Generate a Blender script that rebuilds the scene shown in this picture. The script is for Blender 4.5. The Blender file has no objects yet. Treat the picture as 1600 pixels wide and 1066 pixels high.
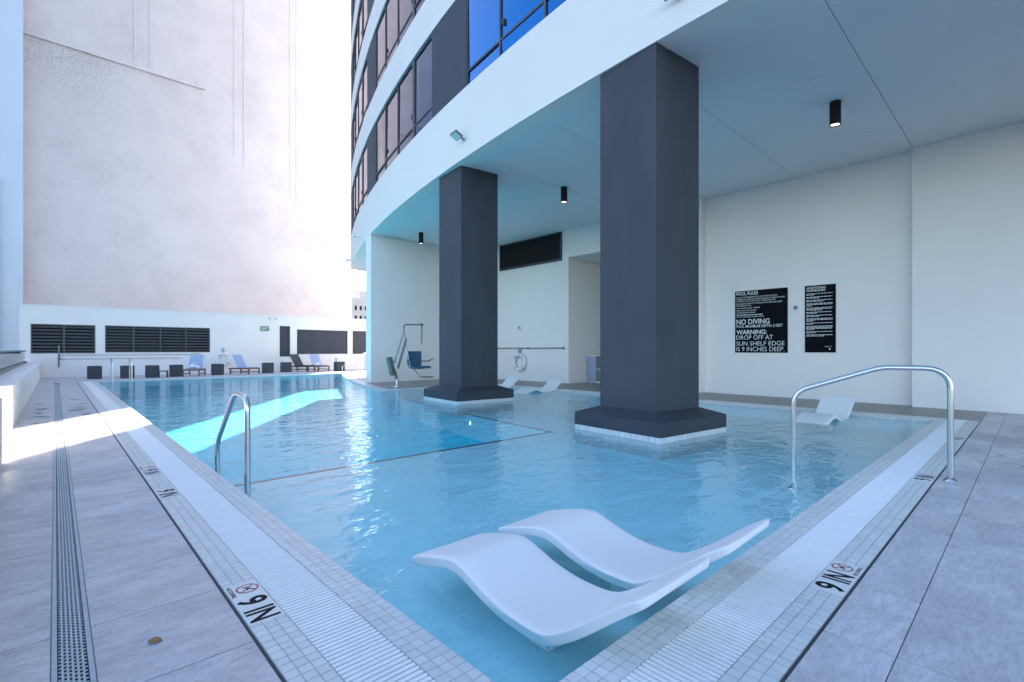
import bpy, bmesh, math, random
from mathutils import Vector, Matrix
random.seed(7)
S = bpy.context.scene
COL = S.collection
PI = math.pi
# ------------------------------------------------------------------ camera, sky, sun, exposure
TH = math.atan(714/764)
cam = bpy.data.objects.new('camera', bpy.data.cameras.new('camera'))
COL.objects.link(cam)
cam.location = (0, 0, 1.2)
cam.rotation_euler = (PI/2, 0, -TH)
cam.data.sensor_width = 36.0
cam.data.lens = 764/1600*36
cam.data.shift_y = 14/1600
cam.data.clip_start = 0.05
cam.data.clip_end = 3000
S.camera = cam
AZ, EL = math.radians(34.6), math.radians(42)
W = bpy.data.worlds.new('World'); S.world = W; W.use_nodes = True
wn = W.node_tree.nodes; wl = W.node_tree.links
bg = wn.get('Background') or wn.new('ShaderNodeBackground')
sky = wn.new('ShaderNodeTexSky'); sky.sky_type = 'NISHITA'; sky.sun_disc = False
sky.sun_elevation = EL; sky.sun_rotation = AZ
sky.air_density = 1.0; sky.dust_density = 0.5; sky.ozone_density = 1.6
wl.new(sky.outputs[0], bg.inputs[0]); bg.inputs[1].default_value = 0.15
sl = bpy.data.lights.new('sun', 'SUN'); sl.energy = 4.5; sl.angle = math.radians(0.5); sl.color = (1, .95, .88)
sun = bpy.data.objects.new('sun', sl); COL.objects.link(sun)
sdir = Vector((math.sin(AZ)*math.cos(EL), math.cos(AZ)*math.cos(EL), math.sin(EL)))
sun.rotation_euler = sdir.to_track_quat('Z', 'Y').to_euler()
sun.location = sdir*60
S.view_settings.view_transform = 'Standard'; S.view_settings.look = 'None'
S.view_settings.gamma = 1; S.view_settings.use_curve_mapping = False
S.view_settings.exposure = 1.9
S.render.engine = 'CYCLES'
S.cycles.max_bounces = 8; S.cycles.diffuse_bounces = 5; S.cycles.glossy_bounces = 4
S.cycles.transparent_max_bounces = 12; S.cycles.volume_bounces = 0
S.cycles.caustics_reflective = False; S.cycles.caustics_refractive = False

# ------------------------------------------------------------------ materials
def nmat(name):
    m = bpy.data.materials.new(name); m.use_nodes = True
    nt = m.node_tree
    return m, nt, nt.nodes, nt.links, nt.nodes.get('Principled BSDF')
def mat(name, col, rough=.6, var=.08, scale=6., bump=0., bscale=60., metal=0., rnd=0., spec=.5, stretch=(1, 1, 1), rvar=0.):
    m, nt, N, L, b = nmat(name)
    b.inputs['Roughness'].default_value = rough; b.inputs['Metallic'].default_value = metal
    b.inputs['Specular IOR Level'].default_value = spec
    tc = N.new('ShaderNodeTexCoord'); mp = N.new('ShaderNodeMapping'); mp.inputs['Scale'].default_value = stretch
    geo = N.new('ShaderNodeNewGeometry')
    L.new(geo.outputs['Position'], mp.inputs[0])
    n = N.new('ShaderNodeTexNoise'); n.inputs['Scale'].default_value = scale; n.inputs['Detail'].default_value = 6; n.inputs['Roughness'].default_value = .62
    L.new(mp.outputs[0], n.inputs['Vector'])
    r = N.new('ShaderNodeMapRange'); r.inputs[1].default_value = .25; r.inputs[2].default_value = .75
    r.inputs[3].default_value = 1-var; r.inputs[4].default_value = 1+var
    L.new(n.outputs['Fac'], r.inputs[0])
    fac = r.outputs[0]
    if rnd:
        oi = N.new('ShaderNodeObjectInfo'); q = N.new('ShaderNodeMapRange')
        q.inputs[3].default_value = 1-rnd; q.inputs[4].default_value = 1+rnd
        L.new(oi.outputs['Random'], q.inputs[0])
        mm = N.new('ShaderNodeMath'); mm.operation = 'MULTIPLY'
        L.new(fac, mm.inputs[0]); L.new(q.outputs[0], mm.inputs[1]); fac = mm.outputs[0]
    v = N.new('ShaderNodeVectorMath'); v.operation = 'SCALE'; v.inputs[0].default_value = col
    L.new(fac, v.inputs['Scale']); L.new(v.outputs[0], b.inputs['Base Color'])
    if rvar:
        rr = N.new('ShaderNodeMapRange'); rr.inputs[1].default_value = .3; rr.inputs[2].default_value = .7
        rr.inputs[3].default_value = max(.03, rough-rvar); rr.inputs[4].default_value = rough+rvar
        L.new(n.outputs['Fac'], rr.inputs[0]); L.new(rr.outputs[0], b.inputs['Roughness'])
    if bump:
        n2 = N.new('ShaderNodeTexNoise'); n2.inputs['Scale'].default_value = bscale; n2.inputs['Detail'].default_value = 4
        L.new(geo.outputs['Position'], n2.inputs['Vector'])
        bp = N.new('ShaderNodeBump'); bp.inputs['Strength'].default_value = bump; bp.inputs['Distance'].default_value = .01
        L.new(n2.outputs['Fac'], bp.inputs['Height']); L.new(bp.outputs[0], b.inputs['Normal'])
    return m
def grid_mat(name, c1, cg, sx, sy, mortar, rough, var=.06, bump=.4):
    """tile grid for areas too far away to tell the pieces apart (world XY)"""
    m, nt, N, L, b = nmat(name)
    b.inputs['Roughness'].default_value = rough
    geo = N.new('ShaderNodeNewGeometry')
    br = N.new('ShaderNodeTexBrick'); br.offset = 0
    br.inputs['Color1'].default_value = (*[k*(1-var) for k in c1], 1); br.inputs['Color2'].default_value = (*[k*(1+var) for k in c1], 1)
    br.inputs['Mortar'].default_value = (*cg, 1); br.inputs['Scale'].default_value = 1
    br.inputs['Brick Width'].default_value = sx; br.inputs['Row Height'].default_value = sy; br.inputs['Mortar Size'].default_value = mortar
    L.new(geo.outputs['Position'], br.inputs['Vector'])
    n = N.new('ShaderNodeTexNoise'); n.inputs['Scale'].default_value = 4; n.inputs['Detail'].default_value = 5
    L.new(geo.outputs['Position'], n.inputs['Vector'])
    r = N.new('ShaderNodeMapRange'); r.inputs[3].default_value = .85; r.inputs[4].default_value = 1.12
    L.new(n.outputs['Fac'], r.inputs[0])
    v = N.new('ShaderNodeVectorMath'); v.operation = 'SCALE'
    L.new(br.outputs['Color'], v.inputs[0]); L.new(r.outputs[0], v.inputs['Scale']); L.new(v.outputs[0], b.inputs['Base Color'])
    bp = N.new('ShaderNodeBump'); bp.inputs['Strength'].default_value = bump; bp.inputs['Distance'].default_value = .004; bp.invert = True
    L.new(br.outputs['Fac'], bp.inputs['Height']); L.new(bp.outputs[0], b.inputs['Normal'])
    return m
M = {}
M['stucco'] = mat('white stucco', (.86, .81, .78), .85, .035, .8, .25, 90)
M['fascia'] = mat('white fascia render', (.85, .785, .735), .8, .03, .5, .2, 70)
M['paint'] = mat('alcove wall paint', (.88, .83, .80), .75, .035, .7, .18, 120)
M['endwall'] = mat('grey render of the tower end', (.52, .52, .52), .85, .05, .5, .2, 60)
M['soffit'] = mat('soffit paint', (.78, .79, .79), .8, .03, .6, .1, 80)
M['dark'] = mat('charcoal stucco', (.052, .055, .068), .75, .24, 1.6, .55, 55, stretch=(1, 1, .35))
M['plinth'] = mat('charcoal plinth paint', (.036, .040, .052), .6, .14, 3, .2, 60)
M['panel'] = mat('charcoal panel', (.05, .055, .075), .7, .1, 2, .3, 90)
M['deck'] = mat('grey porcelain paver', (.57, .525, .54), .50, .13, 5, .12, 45, rnd=.05, stretch=(1, 2.6, 1), rvar=.12)
def deck_mat():
    m, nt, N, L, b = nmat('grey porcelain paver')
    geo = N.new('ShaderNodeNewGeometry'); oi = N.new('ShaderNodeObjectInfo')
    add = N.new('ShaderNodeVectorMath'); add.operation = 'MULTIPLY_ADD'; L.new(oi.outputs['Random'], add.inputs[0]); add.inputs[1].default_value = (7, 5, 3); L.new(geo.outputs['Position'], add.inputs[2])
    def nz(scale, st, det, rough, lo, hi, a, c, vec=None):
        mp = N.new('ShaderNodeMapping'); mp.inputs['Scale'].default_value = st; L.new(vec or add.outputs[0], mp.inputs[0])
        n = N.new('ShaderNodeTexNoise'); n.inputs['Scale'].default_value = scale; n.inputs['Detail'].default_value = det; n.inputs['Roughness'].default_value = rough; L.new(mp.outputs[0], n.inputs['Vector'])
        r = N.new('ShaderNodeMapRange'); r.inputs[1].default_value = lo; r.inputs[2].default_value = hi; r.inputs[3].default_value = a; r.inputs[4].default_value = c; L.new(n.outputs['Fac'], r.inputs[0]); return r.outputs[0]
    def mul(a, c):
        q = N.new('ShaderNodeMath'); q.operation = 'MULTIPLY'; L.new(a, q.inputs[0]); L.new(c, q.inputs[1]); return q.outputs[0]
    cloud = nz(3.2, (1, 1.6, 1), 5, .6, .3, .7, .84, 1.12); vein = nz(11, (1, 3.4, 1), 8, .75, .36, .56, .80, 1.03); speck = nz(85, (1, 1, 1), 3, .7, .30, .50, .74, 1.0)
    wear = nz(.7, (1, 1, 1), 4, .6, .3, .7, .86, 1.08, geo.outputs['Position'])
    tone = N.new('ShaderNodeMapRange'); tone.inputs[3].default_value = .93; tone.inputs[4].default_value = 1.07; L.new(oi.outputs['Random'], tone.inputs[0])
    f = mul(mul(mul(cloud, vein), mul(speck, wear)), tone.outputs[0])
    v = N.new('ShaderNodeVectorMath'); v.operation = 'SCALE'; v.inputs[0].default_value = (.61, .575, .585); L.new(f, v.inputs['Scale']); L.new(v.outputs[0], b.inputs['Base Color'])
    L.new(nz(1.3, (1, 1, 1), 4, .6, .42, .58, .30, .56, geo.outputs['Position']), b.inputs['Roughness'])
    bp = N.new('ShaderNodeBump'); bp.inputs['Strength'].default_value = .25; bp.inputs['Distance'].default_value = .004; L.new(nz(40, (1, 2, 1), 6, .7, 0, 1, 0, 1), bp.inputs['Height']); L.new(bp.outputs[0], b.inputs['Normal'])
    return m
M['deck'] = deck_mat()
M['deckfar'] = grid_mat('grey paver field', (.54, .50, .51), (.17, .165, .165), .6, .6, .006, .5)
M['bed'] = mat('mortar bed', (.16, .16, .165), .9, .2, 20)
M['seal'] = mat('dark sealant', (.06, .062, .07), .8, .2, 30)
M['ctile'] = mat('white mosaic tile', (.68, .68, .665), .33, .05, 9, 0, 60, rnd=.06)
M['grout'] = mat('coping grout', (.54, .53, .52), .9, .12, 12)
M['cfar'] = grid_mat('white mosaic field', (.68, .68, .665), (.42, .41, .40), .0508, .0508, .003, .4)
M['slat'] = mat('white grating plastic', (.90, .88, .86), .4, .04, 14, rnd=.02)
M['trough'] = mat('gutter trough', (.22, .24, .25), .6, .2, 6)
M['drain'] = mat('grey drain grating', (.42, .47, .50), .45, .12, 20, rnd=.03)
M['black'] = mat('black void', (.01, .01, .012), .9, .1, 4)
M['steel'] = mat('brushed stainless steel', (.62, .63, .65), .22, .06, 40, metal=1.)
M['chrome2'] = mat('grey powder coated metal', (.16, .17, .18), .45, .1, 20)
M['chrome3'] = mat('mid grey metal', (.32, .33, .33), .4, .1, 20)
M['aqua'] = mat('aqua pool plaster', (.002, .70, .84), .7, .05, 1.6, .1, 30)
M['shelf'] = mat('pale pool plaster', (.54, .79, .82), .7, .05, 1.6, .1, 30)
M['edge'] = mat('dark blue edge tile', (.035, .06, .09), .5, .2, 20)
M['lounger'] = mat('white moulded resin', (.90, .87, .85), .42, .025, 3, .05, 40)
M['ink'] = mat('black ink', (.012, .012, .02), .7, .1, 30, spec=.15)
M['redink'] = mat('red ink', (.42, .05, .05), .6, .1, 30)
M['placard'] = mat('white ceramic marker', (.75, .75, .73), .35, .03, 10)
M['sign'] = mat('black sign acrylic', (.004, .005, .008), .6, .1, 5, spec=.08)
M['letter'] = mat('white vinyl lettering', (.82, .82, .82), .6, .03, 10)
M['white'] = mat('white painted metal', (.78, .78, .77), .5, .04, 6)
M['wood'] = mat('reddish teak', (.20, .075, .045), .55, .25, 9, .1, 60, stretch=(1, 1, 8))
M['fabric'] = mat('blue grey sling', (.36, .42, .58), .9, .08, 30, .2, 300)
M['fabricdk'] = mat('charcoal sling', (.06, .065, .08), .9, .15, 30, .2, 300)
M['towel'] = mat('white towel', (.80, .80, .82), .95, .06, 14, .5, 160)
M['cube'] = mat('charcoal wicker', (.060, .062, .070), .7, .2, 40, .5, 120)
M['green'] = mat('exit sign green', (.02, .16, .06), .5, .1, 10)
M['seatblue'] = mat('blue lift seat', (.035, .11, .20), .5, .12, 12)
M['mullion'] = mat('dark bronze mullion', (.05, .052, .065), .4, .1, 10)
M['far'] = mat('beige masonry', (.78, .66, .57), .9, .08, .3)
M['ground'] = mat('street asphalt', (.07, .07, .07), .9, .15, .5)
M['bluewall'] = mat('pale blue painted wall', (.66, .72, .80), .85, .03, .4, .15, 40)
M['leaf'] = mat('dry leaf', (.35, .17, .06), .7, .2, 60)
M['lens'] = mat('lamp glass', (.55, .58, .56), .2, .05, 10)
M['ringrope'] = mat('navy strap', (.05, .09, .2), .8, .1, 20)
def emit(name, col, s):
    m, nt, N, L, b = nmat(name)
    b.inputs['Base Color'].default_value = (*col, 1); b.inputs['Emission Color'].default_value = (*col, 1); b.inputs['Emission Strength'].default_value = s
    return m
M['warm'] = emit('lit lamp lens', (1, .86, .66), 2.2)
M['poollamp'] = emit('lit pool lamp', (.9, 1, .95), .5)
# painted masonry of the neighbour, with grime under the ledge and streaks
def neighbour_mat():
    m, nt, N, L, b = nmat('weathered pink-white masonry')
    b.inputs['Roughness'].default_value = .9
    geo = N.new('ShaderNodeNewGeometry'); sp = N.new('ShaderNodeSeparateXYZ'); L.new(geo.outputs['Position'], sp.inputs[0])
    def rng(src, a, bb, c, d):
        r = N.new('ShaderNodeMapRange'); r.inputs[1].default_value = a; r.inputs[2].default_value = bb; r.inputs[3].default_value = c; r.inputs[4].default_value = d
        L.new(src, r.inputs[0]); return r.outputs[0]
    def mul(a, c):
        q = N.new('ShaderNodeMath'); q.operation = 'MULTIPLY'
        for k, s in enumerate((a, c)):
            if isinstance(s, (int, float)): q.inputs[k].default_value = s
            else: L.new(s, q.inputs[k])
        return q.outputs[0]
    def noise(scale, st, det=6, rough=.65):
        mp = N.new('ShaderNodeMapping'); mp.inputs['Scale'].default_value = st; L.new(geo.outputs['Position'], mp.inputs[0])
        n = N.new('ShaderNodeTexNoise'); n.inputs['Scale'].default_value = scale; n.inputs['Detail'].default_value = det; n.inputs['Roughness'].default_value = rough
        L.new(mp.outputs[0], n.inputs['Vector']); return n.outputs['Fac']
    spk = rng(noise(14, (1, 1, 2.2), 8, .85), .47, .60, 0, 1)
    streak = mul(rng(noise(2.6, (1.6, 1, .16), 7, .7), .50, .70, 0, 1), rng(noise(9, (1, 1, 1), 8, .8), .4, .6, .2, 1))
    # grime lives in a belt under the ledge at 16.9 m, fading downwards
    belt = mul(rng(sp.outputs['Z'], 17.0, 16.8, 0, 1), rng(sp.outputs['Z'], 12.5, 16.5, .06, 1))
    belt = mul(belt, rng(sp.outputs['X'], 8.5, 2.0, .05, 1))
    up = mul(rng(sp.outputs['Z'], 16.95, 17.1, 0, 1), rng(sp.outputs['Z'], 20.5, 17.2, .1, 1))
    patch = rng(noise(.35, (1, 1, .8), 3), .42, .62, .1, 1)
    pm = N.new('ShaderNodeMath'); pm.operation = 'MAXIMUM'; L.new(patch, pm.inputs[0]); L.new(rng(sp.outputs['X'], 5.0, 1.5, 0, 1), pm.inputs[1])
    g1 = mul(mul(spk, belt), pm.outputs[0]); g2 = mul(mul(mul(streak, up), patch), .6)
    g3 = mul(mul(spk, rng(noise(.5, (1, 1, 1), 3), .42, .66, 0, 1)), .45)
    mx = N.new('ShaderNodeMath'); mx.operation = 'MAXIMUM'; L.new(g1, mx.inputs[0]); L.new(g2, mx.inputs[1])
    mx2 = N.new('ShaderNodeMath'); mx2.operation = 'MAXIMUM'; L.new(mx.outputs[0], mx2.inputs[0]); L.new(g3, mx2.inputs[1])
    tone = N.new('ShaderNodeMix'); tone.data_type = 'RGBA'
    tone.inputs['A'].default_value = (.72, .61, .605, 1); tone.inputs['B'].default_value = (.80, .70, .69, 1)
    L.new(rng(noise(.25, (1, 1, .7), 6), .3, .7, 0, 1), tone.inputs['Factor'])
    mix = N.new('ShaderNodeMix'); mix.data_type = 'RGBA'; mix.inputs['B'].default_value = (.15, .13, .135, 1)
    L.new(tone.outputs['Result'], mix.inputs['A'])
    L.new(mul(mx2.outputs[0], .85), mix.inputs['Factor']); L.new(mix.outputs['Result'], b.inputs['Base Color'])
    bp = N.new('ShaderNodeBump'); bp.inputs['Strength'].default_value = .5; bp.inputs['Distance'].default_value = .03
    L.new(noise(7, (1, 1, 2.2), 9, .8), bp.inputs['Height']); L.new(bp.outputs[0], b.inputs['Normal'])
    return m
M['neigh'] = neighbour_mat()
def mirror_glass():
    m, nt, N, L, b = nmat('reflective tinted glazing')
    N.remove(b); out = N.get('Material Output')
    d = N.new('ShaderNodeBsdfDiffuse'); d.inputs[0].default_value = (.012, .014, .02, 1)
    g = N.new('ShaderNodeBsdfGlossy'); g.inputs['Color'].default_value = (.80, .80, .84, 1); g.inputs['Roughness'].default_value = .015
    n = N.new('ShaderNodeTexNoise'); n.inputs['Scale'].default_value = .9; geo = N.new('ShaderNodeNewGeometry'); L.new(geo.outputs['Position'], n.inputs['Vector'])
    bp = N.new('ShaderNodeBump'); bp.inputs['Strength'].default_value = .05; bp.inputs['Distance'].default_value = .05
    L.new(n.outputs['Fac'], bp.inputs['Height']); L.new(bp.outputs[0], g.inputs['Normal'])
    lw = N.new('ShaderNodeFresnel'); lw.inputs['IOR'].default_value = 3.0
    mx = N.new('ShaderNodeMixShader'); L.new(lw.outputs[0], mx.inputs[0])
    r = N.new('ShaderNodeMapRange'); r.inputs[1].default_value = .0; r.inputs[2].default_value = 1; r.inputs[3].default_value = .28; r.inputs[4].default_value = 1
    L.new(lw.outputs[0], r.inputs[0]); L.new(r.outputs[0], mx.inputs[0])
    # mirrored sky's blue put into the reflection colour face-on, neutral at a glancing angle
    cr = N.new('ShaderNodeMix'); cr.data_type = 'RGBA'; cr.inputs['A'].default_value = (.05, .28, .66, 1); cr.inputs['B'].default_value = (.86, .82, .86, 1)
    r2 = N.new('ShaderNodeMapRange'); r2.inputs[1].default_value = .27; r2.inputs[2].default_value = .36; L.new(lw.outputs[0], r2.inputs[0])
    L.new(r2.outputs[0], cr.inputs['Factor']); L.new(cr.outputs['Result'], g.inputs['Color'])
    L.new(d.outputs[0], mx.inputs[1]); L.new(g.outputs[0], mx.inputs[2]); L.new(mx.outputs[0], out.inputs['Surface'])
    return m
M['glazing'] = mirror_glass()
def clear_glass():
    m, nt, N, L, b = nmat('clear guard glass')
    N.remove(b); out = N.get('Material Output')
    t = N.new('ShaderNodeBsdfTransparent'); t.inputs[0].default_value = (.80, .91, .90, 1)
    g = N.new('ShaderNodeBsdfGlossy'); g.inputs['Roughness'].default_value = .02
    f = N.new('ShaderNodeFresnel'); f.inputs['IOR'].default_value = 1.5
    mx = N.new('ShaderNodeMixShader'); L.new(f.outputs[0], mx.inputs[0]); L.new(t.outputs[0], mx.inputs[1]); L.new(g.outputs[0], mx.inputs[2])
    L.new(mx.outputs[0], out.inputs['Surface']); return m
M['guard'] = clear_glass()
def water_mat():
    m, nt, N, L, b = nmat('pool water')
    N.remove(b); out = N.get('Material Output')
    geo = N.new('ShaderNodeNewGeometry')
    def noise(scale, st, rot, det, dist=0.):
        mp = N.new('ShaderNodeMapping'); mp.inputs['Scale'].default_value = st; mp.inputs['Rotation'].default_value = (0, 0, rot)
        L.new(geo.outputs['Position'], mp.inputs[0])
        n = N.new('ShaderNodeTexNoise'); n.inputs['Scale'].default_value = scale; n.inputs['Detail'].default_value = det; n.inputs['Distortion'].default_value = dist
        n.inputs['Roughness'].default_value = .45
        L.new(mp.outputs[0], n.inputs['Vector']); return n.outputs['Fac']
    a = noise(1.9, (1, 1.5, 1), -.75, 2.5, .6); c0 = noise(6., (1, 1.7, 1), -.6, 2, .8); c1 = noise(15., (1, 1.5, 1), -.2, 2, .5)
    ac = N.new('ShaderNodeMath'); ac.operation = 'MULTIPLY_ADD'; L.new(c1, ac.inputs[0]); ac.inputs[1].default_value = .22; L.new(c0, ac.inputs[2]); c = ac.outputs[0]
    ad = N.new('ShaderNodeMath'); ad.operation = 'MULTIPLY_ADD'; L.new(c, ad.inputs[0]); ad.inputs[1].default_value = .30; L.new(a, ad.inputs[2])
    bp = N.new('ShaderNodeBump'); bp.inputs['Strength'].default_value = 1; bp.inputs['Distance'].default_value = .027
    L.new(ad.outputs[0], bp.inputs['Height'])
    t = N.new('ShaderNodeBsdfTransparent'); t.inputs[0].default_value = (.80, .965, .99, 1)
    g = N.new('ShaderNodeBsdfGlossy'); g.inputs['Roughness'].default_value = .02
    L.new(bp.outputs[0], g.inputs['Normal'])
    # Schlick reflectance of a thin sheet, the same from above and from below
    dt = N.new('ShaderNodeVectorMath'); dt.operation = 'DOT_PRODUCT'; L.new(geo.outputs['Incoming'], dt.inputs[0]); L.new(bp.outputs[0], dt.inputs[1])
    def mth(op, a, b=None):
        q = N.new('ShaderNodeMath'); q.operation = op
        for k_, v_ in enumerate((a, b)):
            if v_ is None: continue
            if isinstance(v_, (int, float)): q.inputs[k_].default_value = v_
            else: L.new(v_, q.inputs[k_])
        return q.outputs[0]
    f = mth('ADD', mth('MULTIPLY', mth('POWER', mth('SUBTRACT', 1.0, mth('ABSOLUTE', dt.outputs['Value'])), 4.7), .98), .02)
    mx = N.new('ShaderNodeMixShader'); L.new(f, mx.inputs[0]); L.new(t.outputs[0], mx.inputs[1]); L.new(g.outputs[0], mx.inputs[2])
    L.new(mx.outputs[0], out.inputs['Surface'])
    return m
M['water'] = water_mat()

# ------------------------------------------------------------------ helpers
class MB:
    def __init__(s): s.v = []; s.f = []; s.sm = False
    def add(s, vs, fs):
        o = len(s.v); s.v += [tuple(p) for p in vs]; s.f += [tuple(i+o for i in f) for f in fs]; return s
    def box(s, x0, y0, z0, x1, y1, z1, mtx=None):
        x0, x1 = sorted((x0, x1)); y0, y1 = sorted((y0, y1)); z0, z1 = sorted((z0, z1))
        vs = [Vector(p) for p in ((x0,y0,z0),(x1,y0,z0),(x1,y1,z0),(x0,y1,z0),(x0,y0,z1),(x1,y0,z1),(x1,y1,z1),(x0,y1,z1))]
        if mtx: vs = [mtx @ p for p in vs]
        return s.add(vs, [(0,3,2,1),(4,5,6,7),(0,1,5,4),(1,2,6,5),(2,3,7,6),(3,0,4,7)])
    def prism(s, poly, z0, z1):
        n = len(poly)
        a = sum(poly[i][0]*poly[(i+1) % n][1]-poly[(i+1) % n][0]*poly[i][1] for i in range(n))
        if a < 0: poly = poly[::-1]
        vs = [(p[0], p[1], z0) for p in poly]+[(p[0], p[1], z1) for p in poly]
        fs = [tuple(range(n-1, -1, -1)), tuple(range(n, 2*n))]+[(i, (i+1) % n, n+(i+1) % n, n+i) for i in range(n)]
        return s.add(vs, fs)
    def tube(s, pts, r, n=10, cap=True):
        pts = [Vector(p) for p in pts]; rings = []; up = None
        rr = r if isinstance(r, (list, tuple)) else [r]*len(pts)
        for i, p in enumerate(pts):
            d = (pts[min(i+1, len(pts)-1)]-pts[max(i-1, 0)]).normalized()
            if up is None: up = d.orthogonal().normalized()
            up = (up-d*up.dot(d)).normalized(); b = d.cross(up)
            rings.append([p+(up*math.cos(2*PI*k/n)+b*math.sin(2*PI*k/n))*rr[i] for k in range(n)])
        vs = [p for R in rings for p in R]; fs = []
        for i in range(len(rings)-1):
            for k in range(n):
                fs.append((i*n+k, i*n+(k+1) % n, (i+1)*n+(k+1) % n, (i+1)*n+k))
        if cap: fs += [tuple(range(n-1, -1, -1)), tuple(range((len(rings)-1)*n, len(rings)*n))]
        s.sm = True
        return s.add(vs, fs)
    def lathe(s, prof, c, axis='Z', n=24):
        """prof = [(r, h)], revolved round axis through c"""
        vs = []; fs = []; m = len(prof)
        for k in range(n):
            a = 2*PI*k/n
            for r, h in prof:
                if axis == 'Z': vs.append((c[0]+r*math.cos(a), c[1]+r*math.sin(a), c[2]+h))
                elif axis == 'X': vs.append((c[0]+h, c[1]+r*math.cos(a), c[2]+r*math.sin(a)))
                else: vs.append((c[0]+r*math.cos(a), c[1]+h, c[2]+r*math.sin(a)))
        for k in range(n):
            for i in range(m-1):
                fs.append((k*m+i, ((k+1) % n)*m+i, ((k+1) % n)*m+i+1, k*m+i+1))
        s.sm = True
        return s.add(vs, fs)
    def mesh(s, name, m, bevel=0., fix=True):
        me = bpy.data.meshes.new(name); me.from_pydata([tuple(p) for p in s.v], [], s.f); me.materials.append(m)
        if fix or bevel:
            bm = bmesh.new(); bm.from_mesh(me)
            if bevel: bmesh.ops.bevel(bm, geom=[e for e in bm.edges], offset=bevel, segments=2, affect='EDGES', clamp_overlap=True)
            bmesh.ops.recalc_face_normals(bm, faces=bm.faces); bm.to_mesh(me); bm.free()
        if s.sm:
            for p in me.polygons: p.use_smooth = True
            try: me.set_sharp_from_angle(angle=math.radians(40))
            except Exception: pass
        me.update(); return me
    def build(s, name, m, parent=None, bevel=0.):
        return link(name, s.mesh(name, m if not isinstance(m, str) else M[m], bevel), parent)
def link(name, me, parent=None, loc=None):
    o = bpy.data.objects.new(name, me); COL.objects.link(o)
    if loc: o.location = loc
    if parent is not None:
        o.parent = parent; o.matrix_parent_inverse = parent_world(parent).inverted()
    return o
def parent_world(p):
    m = p.matrix_basis.copy()
    if p.parent is not None: m = parent_world(p.parent) @ p.matrix_parent_inverse @ m
    return m
def tag(o, label, cat=None, group=None, kind=None):
    o['label'] = label
    if cat: o['category'] = cat
    if group: o['group'] = group
    if kind: o['kind'] = kind
    return o
def thing(name, label, cat, loc=(0, 0, 0), rz=0, group=None):
    o = bpy.data.objects.new(name, None); COL.objects.link(o); o.empty_display_size = .1
    o.location = loc; o.rotation_euler = (0, 0, rz)
    return tag(o, label, cat, group)
def struct(name, mb, m, label):
    return tag(mb.build(name, m), label, kind='structure')
def kids(o): return [c for c in bpy.data.objects if c.parent == o]
def dup(o, parent=None, loc=None, rz=None, label=None):
    ch = kids(o); c = o.copy(); COL.objects.link(c)
    if parent is not None: c.parent = parent
    if loc is not None: c.location = loc
    if rz is not None: c.rotation_euler = (0, 0, rz)
    if label: c['label'] = label
    for k in ch: dup(k, c)
    return c
def fillet(pts, r, n=6):
    pts = [Vector(p) for p in pts]; out = [pts[0]]
    for i in range(1, len(pts)-1):
        a = (pts[i-1]-pts[i]); b = (pts[i+1]-pts[i]); t = min(r, a.length*.97, b.length*.97) if len(pts) == 3 else min(r, a.length*.48, b.length*.48)
        A = pts[i]+a.normalized()*t; B = pts[i]+b.normalized()*t
        for k in range(n+1):
            u = k/n; out.append(A*(1-u)**2+pts[i]*2*u*(1-u)+B*u*u)
    return out+[pts[-1]]
def fillet_v(pts, rs):
    pts = [Vector(p) for p in pts]; out = [pts[0]]
    for i in range(1, len(pts)-1):
        seg = fillet([pts[i]+(pts[i-1]-pts[i]).normalized()*rs[i-1]*1.05, pts[i], pts[i]+(pts[i+1]-pts[i]).normalized()*rs[i-1]*1.05], rs[i-1], 8)
        out += seg[1:-1]
    return out+[pts[-1]]
def text_mb(txt, width=None, cap=.1, bold=0., align='LEFT'):
    """flat lettering as (verts2d, faces); cap = capital height; width squeezes or stretches the line"""
    cu = bpy.data.curves.new('lettering', 'FONT'); cu.body = txt; cu.size = 1; cu.offset = bold; cu.resolution_u = 3; cu.fill_mode = 'FRONT'
    o = bpy.data.objects.new('lettering', cu); COL.objects.link(o)
    dg = bpy.context.evaluated_depsgraph_get(); dg.update()
    me = bpy.data.meshes.new_from_object(o.evaluated_get(dg))
    vs = [v.co.copy() for v in me.vertices]; fs = [tuple(p.vertices) for p in me.polygons]
    bpy.data.objects.remove(o); bpy.data.curves.remove(cu); bpy.data.meshes.remove(me)
    if not vs: return [], []
    x0 = min(v.x for v in vs); x1 = max(v.x for v in vs); y1 = .69
    sy = cap/y1; sx = (width/(x1-x0)) if width else sy
    off = (x1-x0)*sx/2 if align == 'CENTER' else 0
    return [((v.x-x0)*sx-off, v.y*sy) for v in vs], fs
def put_text(mb, tx, origin, right, up, out=.0):
    vs, fs = tx; r = Vector(right); u = Vector(up); o = Vector(origin)
    mb.add([o+r*x+u*y for x, y in vs], fs)

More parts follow.
